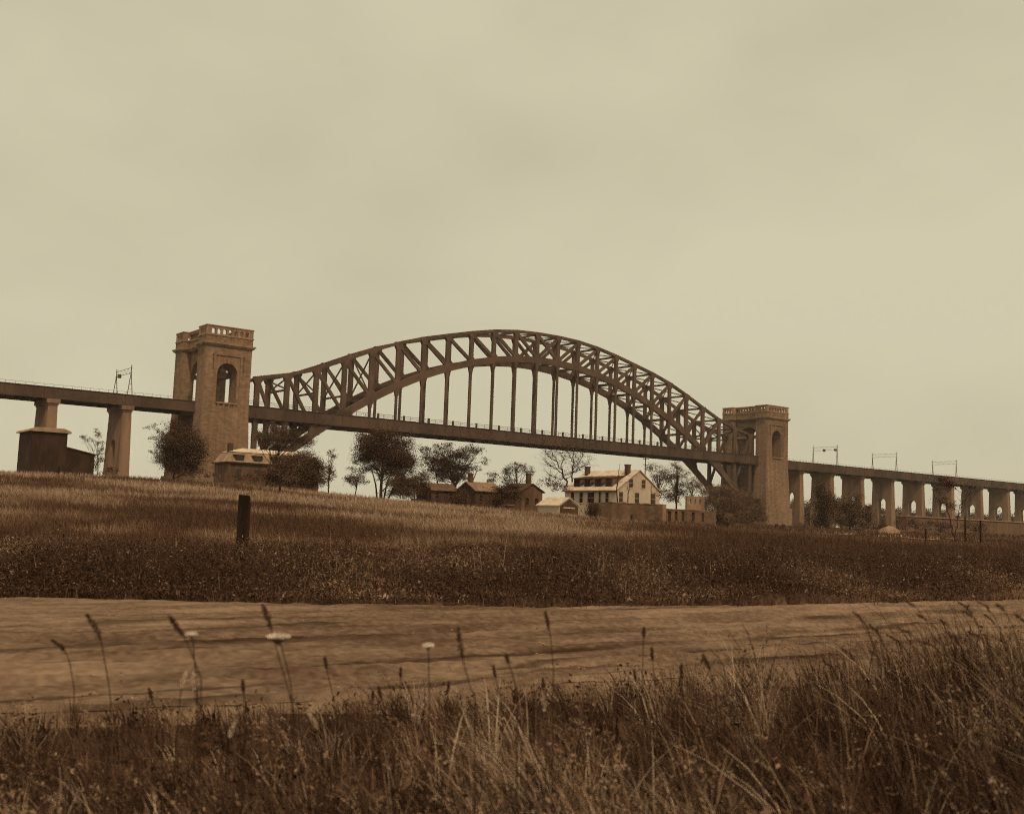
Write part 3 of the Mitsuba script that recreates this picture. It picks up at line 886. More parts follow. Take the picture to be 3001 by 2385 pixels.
post(708, 24.5, 1.40, .21, 'thick dark wooden post standing alone in the weeds above the road', -.01)
post(171, 150, 1.25, .26, 'short dark post near the dark barn at far left')
post(820, 140, 1.5, .24, 'dark post before the mansard house and its bushes')
post(1851, 165, 1.15, .22, 'small dark post at the foot of masonry block')
post(2713, 150, 2.0, .2, 'dark post on sandy ground at right, left of forked tree')
post(2829, 150, 3.9, .16, 'tall thin dark post right of the forked tree')
post(2874, 140, 3.4, .16, 'thin dark post rightmost of all')
up_ = stand(1888, 262)
pl = thing('utility_pole', 'tall thin pole rising behind the white house against the bridge', 'pole')
put('pole', MB().tube([up_ - [0, 0, 1], up_ + [0, 0, 16.5]], [.16, .1]), 'bark', pl)
for zz in (13.2, 14.6):
    put('crossarm', MB().box((up_[0] - 1.0, up_[1] - .2, up_[2] + zz), (up_[0] + 1.0, up_[1] - .08, up_[2] + zz + .14)), 'bark', pl)
for px, lab in ((2276, 'dark barrel standing in front of farther tower, left one of two'), (2296, 'dark barrel standing in front of farther tower, right one of two')):
    o = stand(px, 232)
    t = np.linspace(0, 1, 7)
    rad = .36 + .1 * np.sin(np.pi * t)
    m = MB().tube(np.c_[o[0] + 0 * t, o[1] + 0 * t, o[2] - .05 + 1.2 * t], rad, 14)
    b = thing('barrel', lab, 'barrel', 'barrels at the tower foot')
    put('staves', m, 'dark_wood', b, smooth=35)
    for q in (.25, .9):
        put('hoop', MB().tube([[o[0], o[1], o[2] + q], [o[0], o[1], o[2] + q + .06]], .36 + .1 * math.sin(np.pi * q / 1.2) + .02, 14), 'post_wood', b)

# ---------------------------------------------------------------- foliage


def leaves(C, size, a, rng, asp=.62, up=.25):
    n = len(C)
    d = rng.standard_normal((n, 3)); d /= np.linalg.norm(d, axis=1, keepdims=True)
    e = rng.standard_normal((n, 3)); e[:, 2] *= 1 - up
    e -= d * (d * e).sum(1, keepdims=True); e /= np.linalg.norm(e, axis=1, keepdims=True)
    s = (size * rng.uniform(.65, 1.3, n))[:, None] if np.ndim(size) == 0 else (size * rng.uniform(.65, 1.3, n))[:, None]
    nn = np.cross(d, e)
    v = np.stack([C - d * s * .5, C + e * s * asp * .5 + nn * s * .06, C + d * s * .5, C - e * s * asp * .5 + nn * s * .06], 1).reshape(-1, 3)
    i = np.arange(n)[:, None] * 4
    f = np.concatenate([i + [0, 1, 2], i + [0, 2, 3]])
    col = np.repeat(sepv(a), 4, 0)
    return v, f, col


class Veg:
    def __init__(self):
        self.v, self.f, self.c, self.n = [], [], [], 0

    def add(self, v, f, c):
        self.v.append(v); self.f.append(f + self.n); self.c.append(c); self.n += len(v)

    def arr(self):
        return (np.vstack(self.v), np.vstack(self.f)), np.vstack(self.c)


def tree(name, label, cat, px, d, blobs, alb=.05, leaf=None, dens=1.0, trunk=None, group=None, clump=.34, seed=None, lean=0., limbs=True, depth_k=.9, gap=1.0):
    """blobs: crown masses (px, py, rx, ry); trunk: radius in metres."""
    rng = np.random.default_rng(int(seed if seed is not None else px * 7 + d))
    o = stand(px, d)
    t = thing(name, label, cat, group)
    leaf = leaf or max(.22, d * .00135)
    m_px = d / FOC
    V = Veg()
    cents = []
    for bx_, by_, rx, ry in blobs:
        c = at(bx_, by_, d + rng.uniform(-.45, .45) * rx * m_px)
        R = np.array([rx * m_px, ry * m_px])
        area = math.pi * R[0] * R[1]
        nc = max(7, int(area * 1.5 * gap) if area < 40 else int(40 * 1.5 * gap + (area - 40) * .95 * gap))
        for _ in range(nc):
            q = rng.standard_normal(3); q /= np.linalg.norm(q); q *= rng.uniform(.15, 1.0) ** .4 * (1.0 if rng.random() < .76 else rng.uniform(1.1, 1.5))
            cc = c + RT * q[0] * R[0] + np.array([0, 0, 1]) * q[2] * R[1] + FW * q[1] * R[0] * depth_k
            cents.append((cc, min(R[0], R[1], 3.2) * rng.uniform(.16, .42) + .12))
    for cc, s in cents:
        n = max(4, int(dens * 26 * (s / leaf) ** 2 * .95))
        q = rng.standard_normal((n, 3)) * s * [1, 1, .62]
        tone = 1.2 * alb * rng.uniform(.45, 1.8)
        V.add(*leaves(cc + q, leaf * .82, tone * rng.uniform(.7, 1.35, n), rng))
    (v, f), c = V.arr()
    if trunk is None:
        trunk = .16
    if trunk > 0:
        top = np.mean([c_ for c_, _ in cents], 0)
        tm = MB()
        mid = o * .45 + top * .55 + np.array([rng.uniform(-.4, .4), rng.uniform(-.4, .4), 0]); mid[0] += lean
        tm.tube([o - [0, 0, .5], o * .75 + mid * .25 + [rng.uniform(-.15, .15), 0, 0], mid, top], [trunk * 1.25, trunk, trunk * .75, trunk * .35], 7)
        put('trunk', tm, 'bark', t, smooth=True)
        if limbs:
            lm = MB()
            sel = rng.permutation(len(cents))[:min(len(cents), 26)]
            for k in sel:
                e = cents[k][0]
                s = o + (top - o) * rng.uniform(.3, .85) + (mid - (o * .45 + top * .55)) * .8
                if e[2] < s[2] - 1:
                    s = o + (top - o) * rng.uniform(.15, .35)
                h = (s + e) / 2 + np.array([0, 0, .12 * np.linalg.norm(e - s)]) * rng.uniform(-1, 1.4)
                lm.tube([s, h, e], [trunk * .42, trunk * .26, trunk * .1], 5)
            put('limbs', lm, 'bark', t, smooth=True)
    put('crown', (v, f), 'leafy', t, color=c)
    return t


def extra_stems(t, px, d, tops, rad):
    o = stand(px, d)
    for k, (bx_, tx, ty) in enumerate(tops):
        b = stand(bx_, d + .6 * k); e = at(tx, ty, d + .6 * k)
        h = b * .55 + e * .45 + np.array([.25 * (-1) ** k, 0, 0])
        put('trunk', MB().tube([b - [0, 0, .5], h, e], [rad, rad * .75, rad * .4], 6), 'bark', t, smooth=True)


def bare_tree(name, label, cat, px, d, paths, rad, twigs=60, haze=0, seed=0, alb=.06, group=None):
    """paths: limbs as points (px, py), the first from the ground; twigs grow on them."""
    rng = np.random.default_rng(seed + int(px))
    t = thing(name, label, cat, group)
    o = stand(px, d)
    m = MB(); tw = MB(); tips = []
    for k, pth in enumerate(paths):
        dep = d + (rng.uniform(-1.5, 1.5) if k else 0)
        P = [at(a, b, d + (dep - d) * i / len(pth)) for i, (a, b) in enumerate(pth)]
        if k == 0:
            P[0] = o - [0, 0, .4]
        P = np.array(P)
        tt = np.linspace(0, 1, len(P) * 3)
        Q = np.stack([np.interp(tt, np.linspace(0, 1, len(P)), P[:, a]) for a in range(3)], 1)
        Q[1:-1] += rng.standard_normal((len(Q) - 2, 3)) * rad * .5
        r0 = rad * (1 if k == 0 else .5)
        m.tube(Q, np.linspace(r0, r0 * .22, len(Q)), 6)
        for _ in range(int(twigs / len(paths))):
            q = rng.uniform(.3, 1)
            s = np.array([np.interp(q, tt, Q[:, a]) for a in range(3)])
            dirn = rng.standard_normal(3) * [1, 1, .6] + [0, 0, .7]; dirn /= np.linalg.norm(dirn)
            ln = rng.uniform(.6, 2.2) * d / 230
            e = s + dirn * ln; h = s + dirn * ln * .5 + rng.standard_normal(3) * .12
            tw.tube([s, h, e], [rad * .16, rad * .11, rad * .05], 4)
            tips.append(e)
            for _ in range(2):
                e2 = e + (dirn + rng.standard_normal(3) * .7) * ln * .5
                tw.tube([h, e, e2], [rad * .09, rad * .07, rad * .04], 3)
                tips.append(e2)
    put('trunk', m, 'bark', t, smooth=True)
    put('twigs', tw, 'bark', t, smooth=True)
    if haze:
        C = np.repeat(np.array(tips), haze, 0)
        C = C + rng.standard_normal(C.shape) * .25
        v, f, c = leaves(C, .2, alb * rng.uniform(.6, 1.4, len(C)), rng)
        put('leaves', (v, f), 'leafy', t, color=c)
    return t


tree('slender_tree', 'slender ragged sapling between dark barn and the viaduct pier', 'tree', 283, 182,
     [(283, 1270, 9, 12), (246, 1279, 9, 4), (262, 1288, 16, 6), (285, 1298, 18, 9), (296, 1316, 10, 8), (289, 1340, 7, 14), (281, 1366, 8, 14), (300, 1345, 6, 9)], .055, trunk=.09, gap=.8)
tree('shade_tree', 'dark tree with long drooping branches against nearer tower, on its left', 'tree', 502, 232,
     [(525, 1285, 42, 38), (560, 1325, 34, 45), (505, 1335, 34, 42), (452, 1253, 19, 9), (470, 1268, 18, 8), (446, 1283, 18, 6), (470, 1300, 18, 8), (452, 1322, 16, 7), (470, 1338, 14, 8), (455, 1352, 14, 5), (540, 1372, 46, 22), (580, 1300, 16, 25), (490, 1300, 22, 30)], .046, trunk=.22, gap=1.3)
tree('shade_tree', 'spreading dark tree over the mansard roof, before left end of arch', 'tree', 777, 203,
     [(800, 1268, 34, 27), (848, 1283, 44, 22), (888, 1298, 26, 14), (772, 1288, 25, 22), (820, 1250, 20, 12), (830, 1298, 60, 14), (900, 1285, 20, 14)], .055, trunk=.2, gap=1.9)
tree('slender_tree', 'thin feathery tree standing alone right of the mansard house', 'tree', 964, 205,
     [(966, 1345, 8, 32), (961, 1385, 14, 16), (976, 1330, 8, 14), (955, 1405, 14, 12), (972, 1395, 10, 12)], .05, trunk=.12, gap=.55, limbs=True)
tree('small_tree', 'small flat-topped tree just left of the big round tree', 'tree', 1040, 192,
     [(1037, 1393, 27, 13), (1052, 1412, 24, 10), (1028, 1376, 15, 9), (1060, 1380, 12, 9), (1020, 1405, 12, 8), (1045, 1408, 26, 14)], .042, trunk=.1, gap=1.6)
big_ = tree('shade_tree', 'big round dense tree, biggest under the arch', 'tree', 1117, 217,
     [(1120, 1312, 58, 44), (1168, 1332, 42, 40), (1086, 1292, 36, 26), (1066, 1328, 30, 28), (1130, 1276, 30, 18), (1152, 1372, 34, 30), (1058, 1278, 20, 13), (1105, 1352, 42, 26), (1100, 1265, 20, 10), (1190, 1300, 18, 18), (1046, 1352, 16, 10), (1180, 1372, 26, 22), (1075, 1372, 24, 14), (1192, 1350, 20, 18), (1130, 1395, 34, 12)], .040, trunk=.32, gap=1.15)
extra_stems(big_, 1117, 217, [(1106, 1088, 1370), (1124, 1150, 1375), (1133, 1172, 1390)], .2)
wide_ = tree('shade_tree', 'wide tree with an open gappy crown and one limb reaching right', 'tree', 1345, 226,
     [(1262, 1320, 34, 14), (1300, 1311, 32, 13), (1370, 1330, 24, 20), (1398, 1320, 14, 14), (1330, 1350, 36, 24), (1290, 1365, 38, 24), (1252, 1350, 20, 14), (1345, 1385, 28, 20), (1300, 1395, 42, 16), (1375, 1378, 14, 14), (1422, 1350, 9, 10), (1402, 1374, 12, 8), (1240, 1335, 16, 10), (1320, 1330, 40, 14), (1275, 1345, 30, 14), (1310, 1372, 46, 18), (1350, 1402, 22, 14)], .038, trunk=.3, gap=1.7)
extra_stems(wide_, 1345, 226, [(1285, 1278, 1385), (1335, 1322, 1395), (1352, 1398, 1378)], .2)
tree('shade_tree', 'smaller tree with a hollow domed crown between two chimneyed houses', 'tree', 1516, 232,
     [(1500, 1375, 22, 13), (1530, 1367, 22, 12), (1550, 1379, 14, 12), (1482, 1396, 14, 16), (1551, 1402, 8, 12), (1508, 1360, 12, 7), (1490, 1382, 16, 12), (1522, 1378, 20, 10)], .042, trunk=.16, gap=1.5)
tree('shrub', 'pale twiggy shrub behind dark house roof, left of domed tree', 'shrub', 1447, 236, [(1447, 1398, 15, 15), (1437, 1412, 12, 10)], .075, trunk=.06, gap=.5)
bare_tree('bare_tree', 'nearly leafless tree leaning left, left one of bare pair by white house', 'tree', 1668, 238,
          [[(1668, 1440), (1660, 1412), (1645, 1377), (1632, 1352), (1618, 1328)], [(1650, 1388), (1625, 1372), (1602, 1358)], [(1645, 1377), (1650, 1345), (1640, 1322)], [(1632, 1352), (1608, 1335), (1598, 1322)], [(1658, 1408), (1680, 1385), (1700, 1378)], [(1655, 1405), (1630, 1400), (1610, 1392)]], .26, 130, 3)
bare_tree('bare_tree', 'nearly leafless upright tree, right one of bare pair by white house', 'tree', 1677, 242,
          [[(1677, 1440), (1675, 1400), (1681, 1360), (1680, 1335), (1679, 1312)], [(1680, 1375), (1700, 1350), (1712, 1330)], [(1678, 1385), (1700, 1370), (1728, 1358)], [(1681, 1355), (1668, 1335), (1660, 1318)]], .22, 100, 2)
bare_tree('dead_tree', 'thin crooked dead tree in front of white house corner', 'tree', 1810, 192, [[(1810, 1470), (1809, 1430), (1811, 1400), (1817, 1358)], [(1809, 1425), (1804, 1400)]], .14, 8)
bare_tree('dead_tree', 'bent bare sapling in front of white gable', 'tree', 1838, 190, [[(1838, 1470), (1842, 1442), (1853, 1415)], [(1843, 1440), (1838, 1428)], [(1848, 1425), (1860, 1420)]], .13, 10)
bare_tree('dead_tree', 'straight thin bare stem at right side of white gable', 'tree', 1907, 191, [[(1907, 1472), (1908, 1440), (1910, 1416)]], .10, 6)
tree('shade_tree', 'dark tree just behind white house roof on its right', 'tree', 1925, 245, [(1918, 1372, 28, 13), (1945, 1388, 24, 18), (1962, 1402, 16, 14), (1930, 1395, 20, 14)], .045, trunk=.2)
tree('conifer', 'tall narrow dark tree right of white house beside arch foot', 'tree', 1983, 228, [(1979, 1370, 13, 18), (1977, 1405, 18, 26), (1984, 1442, 26, 22), (1988, 1390, 12, 20)], .032, trunk=.2)
tree('lacy_tree', 'pale lacy tree showing sky, between the tall dark tree and arch end', 'tree', 2024, 262, [(2013, 1382, 14, 22), (2034, 1408, 16, 24), (2050, 1425, 16, 16), (2020, 1420, 16, 16)], .08, trunk=.13, gap=.6)
tree('shade_tree', 'brownish tree mass at the foot of arch, right end', 'tree', 2090, 330, [(2078, 1450, 34, 26), (2120, 1462, 42, 36), (2090, 1490, 50, 30), (2160, 1480, 34, 34)], .075, trunk=.25, gap=.55)
tree('shade_tree', 'dark leafy tree hiding lower corner of farther tower', 'tree', 2190, 400, [(2170, 1470, 26, 40), (2205, 1490, 32, 36), (2228, 1515, 20, 22), (2180, 1515, 36, 22)], .06, trunk=.25, gap=.6)
tree('dark_bush', 'round nearly black bush at field edge before farther tower', 'bush', 2113, 214, [(2114, 1512, 22, 20), (2106, 1528, 22, 14), (2128, 1528, 16, 14)], .022, trunk=0)
tree('pale_bush', 'pale speckled bush round the black bush before farther tower', 'bush', 2090, 218, [(2075, 1520, 26, 16), (2148, 1528, 24, 13), (2055, 1530, 18, 10), (2110, 1500, 30, 12)], .09, trunk=0, gap=.8)
for px, bl, al, lab in (
        (872, [(850, 1362, 42, 27), (900, 1352, 38, 24), (920, 1386, 27, 38), (830, 1400, 38, 24), (880, 1408, 50, 20), (800, 1385, 22, 22), (870, 1385, 60, 30), (925, 1415, 24, 20), (820, 1412, 40, 14)], .055, 'big rounded dark bush hiding the mansard house wall'),
        (715, [(715, 1395, 34, 12), (760, 1398, 28, 14)], .055, 'low brown bush at the left wall of the mansard house'),
        (600, [(575, 1388, 30, 12), (620, 1392, 26, 10)], .045, 'low bush on skyline at nearer tower foot'),
        (318, [(306, 1380, 28, 8), (335, 1376, 20, 8)], .038, 'low dark bush on skyline at the foot of the viaduct pier'),
        (1180, [(1180, 1425, 44, 26), (1215, 1436, 30, 18), (1150, 1438, 30, 16)], .05, 'brown bush right below the big round tree'),
        (1205, [(1165, 1410, 30, 20), (1195, 1404, 26, 22), (1222, 1414, 22, 24), (1178, 1440, 40, 14)], .04, 'dark brush between big round tree and wide open tree'),
        (1245, [(1240, 1405, 20, 22), (1228, 1435, 22, 18)], .05, 'bush at the left end of the dark cottage'),
        (1352, [(1352, 1452, 20, 18), (1340, 1466, 26, 12)], .04, 'dark bush between first two dark cottages from the left'),
        (1440, [(1440, 1470, 24, 10), (1462, 1462, 22, 14)], .042, 'low dark bush before wall of the one-chimney house'),
        (1492, [(1490, 1440, 30, 20), (1512, 1458, 28, 15), (1470, 1450, 22, 20), (1500, 1420, 24, 16), (1480, 1472, 30, 12)], .04, 'dark bush between two chimneyed dark houses'),
        (1622, [(1600, 1412, 26, 12), (1640, 1425, 24, 16)], .04, 'dark bush below the pair of bare trees'),
        (1730, [(1742, 1495, 26, 18), (1760, 1502, 20, 12), (1722, 1506, 16, 9)], .036, 'dark bush between pale shed and masonry block'),
        (1955, [(1945, 1450, 26, 16), (1985, 1466, 24, 10)], .038, 'dark low bushes at right wall of white house')):
    tree('bush', lab, 'bush', px, 196 if px < 1700 else 185, bl, al, trunk=0, gap=1.9)
tree('shade_tree', 'dark tree before first piers of the right-hand viaduct', 'tree', 2416, 330, [(2411, 1440, 22, 22), (2420, 1486, 30, 42), (2412, 1528, 26, 22)], .045, trunk=.22)
tree('small_tree', 'pair of leaning bushy trunks before second piers of right viaduct', 'tree', 2490, 300, [(2496, 1478, 30, 22), (2478, 1518, 30, 24), (2516, 1538, 25, 18), (2538, 1502, 24, 22)], .048, trunk=.16)
tree('small_tree', 'small brown bush-like tree right beside farther tower', 'tree', 2362, 300, [(2362, 1528, 13, 15), (2350, 1540, 12, 10)], .055, trunk=.1)
tree('forked_tree', 'dark forked tree standing alone near the right edge', 'tree', 2798, 150, [(2772, 1410, 18, 16), (2764, 1440, 22, 32), (2776, 1480, 20, 22), (2790, 1425, 12, 14)], .042, trunk=0, gap=.55)
bare_tree('bare_tree', 'bare forked trunks with fine twigs right at sandy ground', 'tree', 2800, 150,
          [[(2800, 1598), (2796, 1560), (2785, 1520), (2772, 1470)], [(2800, 1570), (2806, 1520), (2814, 1470), (2822, 1430)], [(2812, 1480), (2835, 1455), (2848, 1440)], [(2806, 1520), (2820, 1490), (2828, 1465)]], .16, 44, 0)
for k, (px, top, w, dd) in enumerate(((2290, 1468, 44, 840), (2350, 1462, 40, 860), (2420, 1452, 46, 830), (2490, 1456, 44, 870), (2560, 1476, 44, 880), (2640, 1486, 46, 850), (2715, 1488, 42, 890), (2790, 1496, 46, 900), (2870, 1498, 46, 930), (2950, 1500, 48, 930))):
    tree('woodland_tree', 'far woodland tree beyond the right-hand viaduct, ' + ('first', 'second', 'third', 'fourth', 'fifth', 'sixth', 'seventh', 'eighth', 'ninth', 'tenth')[k] + ' rightwards from farther tower', 'tree', px, dd,
         [(px - 10, top + 28, w * .7, 26), (px + 22, top + 40, w * .6, 26), (px - 26, top + 48, w * .6, 26), (px, top + 62, w, 26)], .055, trunk=.3, group='far trees beyond the viaduct', limbs=False)
for q, (px, dd, top) in enumerate(((2560, 345, 1530), (2660, 330, 1520), (2745, 340, 1528), (2850, 330, 1530))):
    tree('hedge_bush', 'low dark bush along the foot of right-hand viaduct, ' + ('first', 'second', 'third', 'fourth')[q] + ' from the left', 'bush', px, dd, [(px, top + 12, 38, 14), (px + 25, top + 18, 28, 12)], .05, trunk=0, group='bushes below the right-hand viaduct')

# ---------------------------------------------------------------- grass, weeds


def blades(B, H, w, lean, a0, rng, segs=3, bend=1.0, tip=None):
    """strips of grass: B bases, H heights, w widths, lean (n, 2) sideways reach of the tip."""
    n = len(B)
    az = rng.uniform(0, 2 * np.pi, n)
    side = np.stack([np.cos(az), np.sin(az), 0 * az], 1)
    rows = []
    for k in range(segs):
        t = k / segs
        c = B + np.stack([lean[:, 0] * t ** 1.8, lean[:, 1] * t ** 1.8, H * (t - .12 * bend * t * t)], 1)
        ww = (w * (1 - t) ** .6)[:, None] * .5
        rows += [c - side * ww, c + side * ww]
    rows.append(B + np.stack([lean[:, 0], lean[:, 1], H * (1 - .12 * bend)], 1))
    v = np.stack(rows, 1)
    m = 2 * segs + 1
    loc = []
    for k in range(segs - 1):
        loc += [(2 * k, 2 * k + 1, 2 * k + 3), (2 * k, 2 * k + 3, 2 * k + 2)]
    loc.append((2 * segs - 2, 2 * segs - 1, 2 * segs))
    f = (np.arange(n)[:, None, None] * m + np.array(loc)[None]).reshape(-1, 3)
    return v.reshape(-1, 3), f, np.repeat(sepv(a0), m, 0)


def wedge(n, d0, d1, rng, power=1.0, p0=-260, p1=3260):
    u = rng.uniform(0, 1, n)
    d = (d0 ** (1 - power) + u * (d1 ** (1 - power) - d0 ** (1 - power))) ** (1 / (1 - power)) if power != 1 else d0 * (d1 / d0) ** u
    px = rng.uniform(p0, p1, n)
    x = EYE[0] + d * (FW[0] + RT[0] * (px - 1500.5) / FOC); y = EYE[1] + d * (FW[1] + RT[1] * (px - 1500.5) / FOC)
    return x, y, d


def off_road(x, y, m=0.):
    n, f = road_edges(x)
    return (y < n - m) | (y > f + m)


rng = np.random.default_rng(21)
V = Veg()
# far field: dry tussocks, coarser with distance
x, y, d = wedge(230000, 24, 165, rng, 1.35)
k = off_road(x, y, .2) & (y > -388)
x, y, d = x[k], y[k], d[k]
z = ground_z(x, y)
patch = meshkit.fbm(np.c_[x * .075, y * .075, x * 0], 4, 11)
fine = meshkit.fbm(np.c_[x * .45, y * .45, x * 0], 3, 12)
east = hump(((x - EYE[0]) * RT[0] + (y - EYE[1]) * RT[1]) / d, .02, .22)
dry = hump(patch + .4 * (fine - .5) - .22 * east, .32, .60)
a = (.064 + .22 * dry * (1 - .5 * east)) * rng.uniform(.6, 1.4, len(x))
hgt = (.18 + .28 * rng.random(len(x))) * (1 + d / 160)
V.add(*blades(np.stack([x, y, z - .05], 1), hgt, np.maximum(.010, d * .00055) * rng.uniform(.6, 1.4, len(x)), rng.normal(0, .12, (len(x), 2)) + [-.05, .02], a, rng, 2))
# rank grass straggling over the sandy ground farther off, at the right
x, y, d = wedge(26000, 165, 330, rng, 1.0, 1900, 3300)
g_ = meshkit.fbm(np.c_[x * .045, y * .045, x * 0], 4, 17) + .25 * (meshkit.noise(np.c_[x * .3, y * .3, x * 0], 18) - .5)
k = g_ > .50
x, y, d = x[k], y[k], d[k]
V.add(*blades(np.stack([x, y, ground_z(x, y) - .05], 1), rng.uniform(.4, 1.1, len(x)), d * .0011 * rng.uniform(.6, 1.4, len(x)), rng.normal(0, .2, (len(x), 2)), rng.uniform(.04, .11, len(x)), rng, 2))
(v, f), c = V.arr()
struct('field_grass', (v, f), 'leafy', 'dry pale grass covering the rising field behind the weeds', color=c, kind='stuff', cat='grass')

# weeds on the bank beyond the road
V = Veg()
x, y, d = wedge(100000, 16.5, 40, rng, 1.25)
n_, f_ = road_edges(x)
k = (y > f_ + .05)
up_slope = y - f_
dens = np.where(up_slope < 4.5, 1, np.clip(1 - (up_slope - 4.5) / 9.5, 0, 1) ** 2)
k &= rng.random(len(x)) < dens
x, y, d, up_slope = x[k], y[k], d[k], up_slope[k]
z = ground_z(x, y)
big = meshkit.fbm(np.c_[x * .8, y * .8, x * 0], 3, 31)
hh = (.14 + .36 * hump(up_slope, 0, 2.4)) * (.25 + 1.35 * big) * (1 - .5 * hump(up_slope, 4.5, 9))
tall = rng.random(len(x)) < .03
hh = np.where(tall, hh * rng.uniform(1.3, 2.0, len(x)), hh * rng.uniform(.6, 1.15, len(x)))
patch = meshkit.fbm(np.c_[x * .33, y * .33, x * 0], 4, 33)
n = len(x)
pale = rng.random(n) < .06 + .34 * hump(patch, .46, .66)
tone = np.where(pale, rng.uniform(.09, .28, n), rng.uniform(.028, .078, n) * (.6 + .8 * patch))
size = rng.uniform(.03, .075, n) * np.where(rng.random(n) < .06, 2.0, 1)
for q in range(6):
    t = rng.random(n) ** .6
    C = np.stack([x + rng.normal(0, .07, n) * (1 + t), y + rng.normal(0, .07, n) * (1 + t), z + hh * t + .02], 1)
    V.add(*leaves(C, size * (1.25 - .6 * t), tone * rng.uniform(.7, 1.35, n), rng, .42))
m = int(n * .75)
V.add(*blades(np.stack([x, y, z - .03], 1)[:m], hh[:m] * rng.uniform(.9, 1.4, m), rng.uniform(.008, .018, m), rng.normal(0, .13, (m, 2)) + [-.05, 0], tone[:m] * rng.uniform(.8, 1.5, m), rng, 2))
# a thin fringe that strays over the edge of the road
xe = rng.uniform(-215, -90, 26000); ne_, fe_ = road_edges(xe)
sp_ = rng.random(len(xe)) < .22
ye = np.where(sp_, fe_ + .25 - np.abs(rng.normal(0, .28, len(xe))) * (meshkit.noise(np.c_[xe * .9, xe * 0, xe * 0], 3) > .42), fe_ + rng.uniform(.0, 2.4, len(xe)))
ze = np.where(sp_, 0, ground_z(xe, ye) - .03)
V.add(*blades(np.stack([xe, ye, ze], 1), rng.uniform(.06, .30, len(xe)) * np.where(sp_, 1, 1.3), np.full(len(xe), .014), rng.normal(0, .09, (len(xe), 2)), rng.uniform(.02, .12, len(xe)), rng, 2))
(v, f), c = V.arr()
struct('weeds', (v, f), 'leafy', 'dark leafy weeds covering the bank along far side of road', color=c, kind='stuff', cat='weeds')


# near verge: tall meadow grass with nodding heads
def verge_height(x, y):                          # taller towards the right
    s = (x - EYE[0]) * RT[0] + (y - EYE[1]) * RT[1]
    return .36 + .16 * hump(s, -2.2, .2) + .16 * hump(s, .3, 1.8) + .25 * hump(s, 1.6, 3.2) + .2 * hump(s, 3, 7)


V = Veg()
cx_, cy_, cd = wedge(5200, 2.2, 17, rng, 1.35, -700, 3800)
nn_, _f = road_edges(cx_)
k = nn_ - cy_ > .0 + .40 * meshkit.noise(np.c_[cx_ * 1.3, cx_ * 0, cx_ * 0], 9)
cx_, cy_, cd, cg = cx_[k], cy_[k], cd[k], (nn_ - cy_)[k]
nc_ = len(cx_)
cl = meshkit.fbm(np.c_[cx_ * 1.1, cy_ * 1.1, cx_ * 0], 3, 41)
ch_ = verge_height(cx_, cy_) * (.40 + .60 * hump(cg, 0, 1.4)) * (.35 + 1.0 * cl) * rng.uniform(.65, 1.35, nc_)
cpale = rng.random(nc_) < .14 + .45 * hump(cl, .47, .66)
ctone = np.where(cpale, rng.uniform(.12, .36, nc_), rng.uniform(.022, .072, nc_))
cth = rng.normal(2.7, .9, nc_); cre = rng.uniform(.12, .62, nc_); cwid = rng.uniform(.0035, .010, nc_); crad = rng.uniform(.03, .11, nc_)
per = rng.integers(9, 34, nc_)
w = np.repeat(np.arange(nc_), per); n = len(w)
an = rng.uniform(0, 2 * np.pi, n); rr2 = crad[w] * np.sqrt(rng.random(n))
x = cx_[w] + rr2 * np.cos(an); y = cy_[w] + rr2 * np.sin(an); z = ground_z(x, y)
H = ch_[w] * rng.uniform(.35, 1.15, n)
reach = H * (cre[w] * rng.uniform(.5, 1.3, n))
th = cth[w] + rng.normal(0, .35, n)
lean = np.stack([np.cos(th), np.sin(th)], 1) * reach[:, None] + np.stack([np.cos(an), np.sin(an)], 1) * (H * rng.uniform(0, .35, n))[:, None]
bent = rng.random(n) < .12
H = np.where(bent, H * .6, H); lean = np.where(bent[:, None], lean * 1.3, lean)
al = ctone[w] * rng.uniform(.6, 1.5, n)
V.add(*blades(np.stack([x, y, z - .03], 1), H, cwid[w] * rng.uniform(.6, 1.4, n), lean, al, rng, 4, 2.2))
# thin scattered stems between the tufts
xs, ys, ds = wedge(22000, 2.2, 17, rng, 1.4, -700, 3800)
nn_, _f = road_edges(xs); k = nn_ - ys > .1 + .3 * rng.random(len(xs)); xs, ys = xs[k], ys[k]; zs_ = ground_z(xs, ys); q = len(xs)
hs = verge_height(xs, ys) * rng.uniform(.25, 1.05, q) * (.4 + .6 * hump((nn_[k] - ys), 0, 1.4))
V.add(*blades(np.stack([xs, ys, zs_ - .02], 1), hs, rng.uniform(.003, .006, q), np.stack([rng.normal(-.10, .12, q), rng.normal(.03, .1, q)], 1), np.where(rng.random(q) < .2, rng.uniform(.08, .2, q), rng.uniform(.018, .05, q)), rng, 3))
# broad-leaved weeds in groups
pick = rng.choice(nc_, 900, replace=False)
for q in range(16):
    t = rng.uniform(.1, 1, len(pick))
    C = np.stack([cx_[pick] + rng.normal(0, .06, len(pick)), cy_[pick] + rng.normal(0, .06, len(pick)), ground_z(cx_[pick], cy_[pick]) + ch_[pick] * t * .8], 1)
    V.add(*leaves(C, rng.uniform(.025, .065, len(pick)) * (1.3 - .6 * t), np.minimum(ctone[pick], .16) * rng.uniform(.7, 1.3, len(pick)), rng, .42))
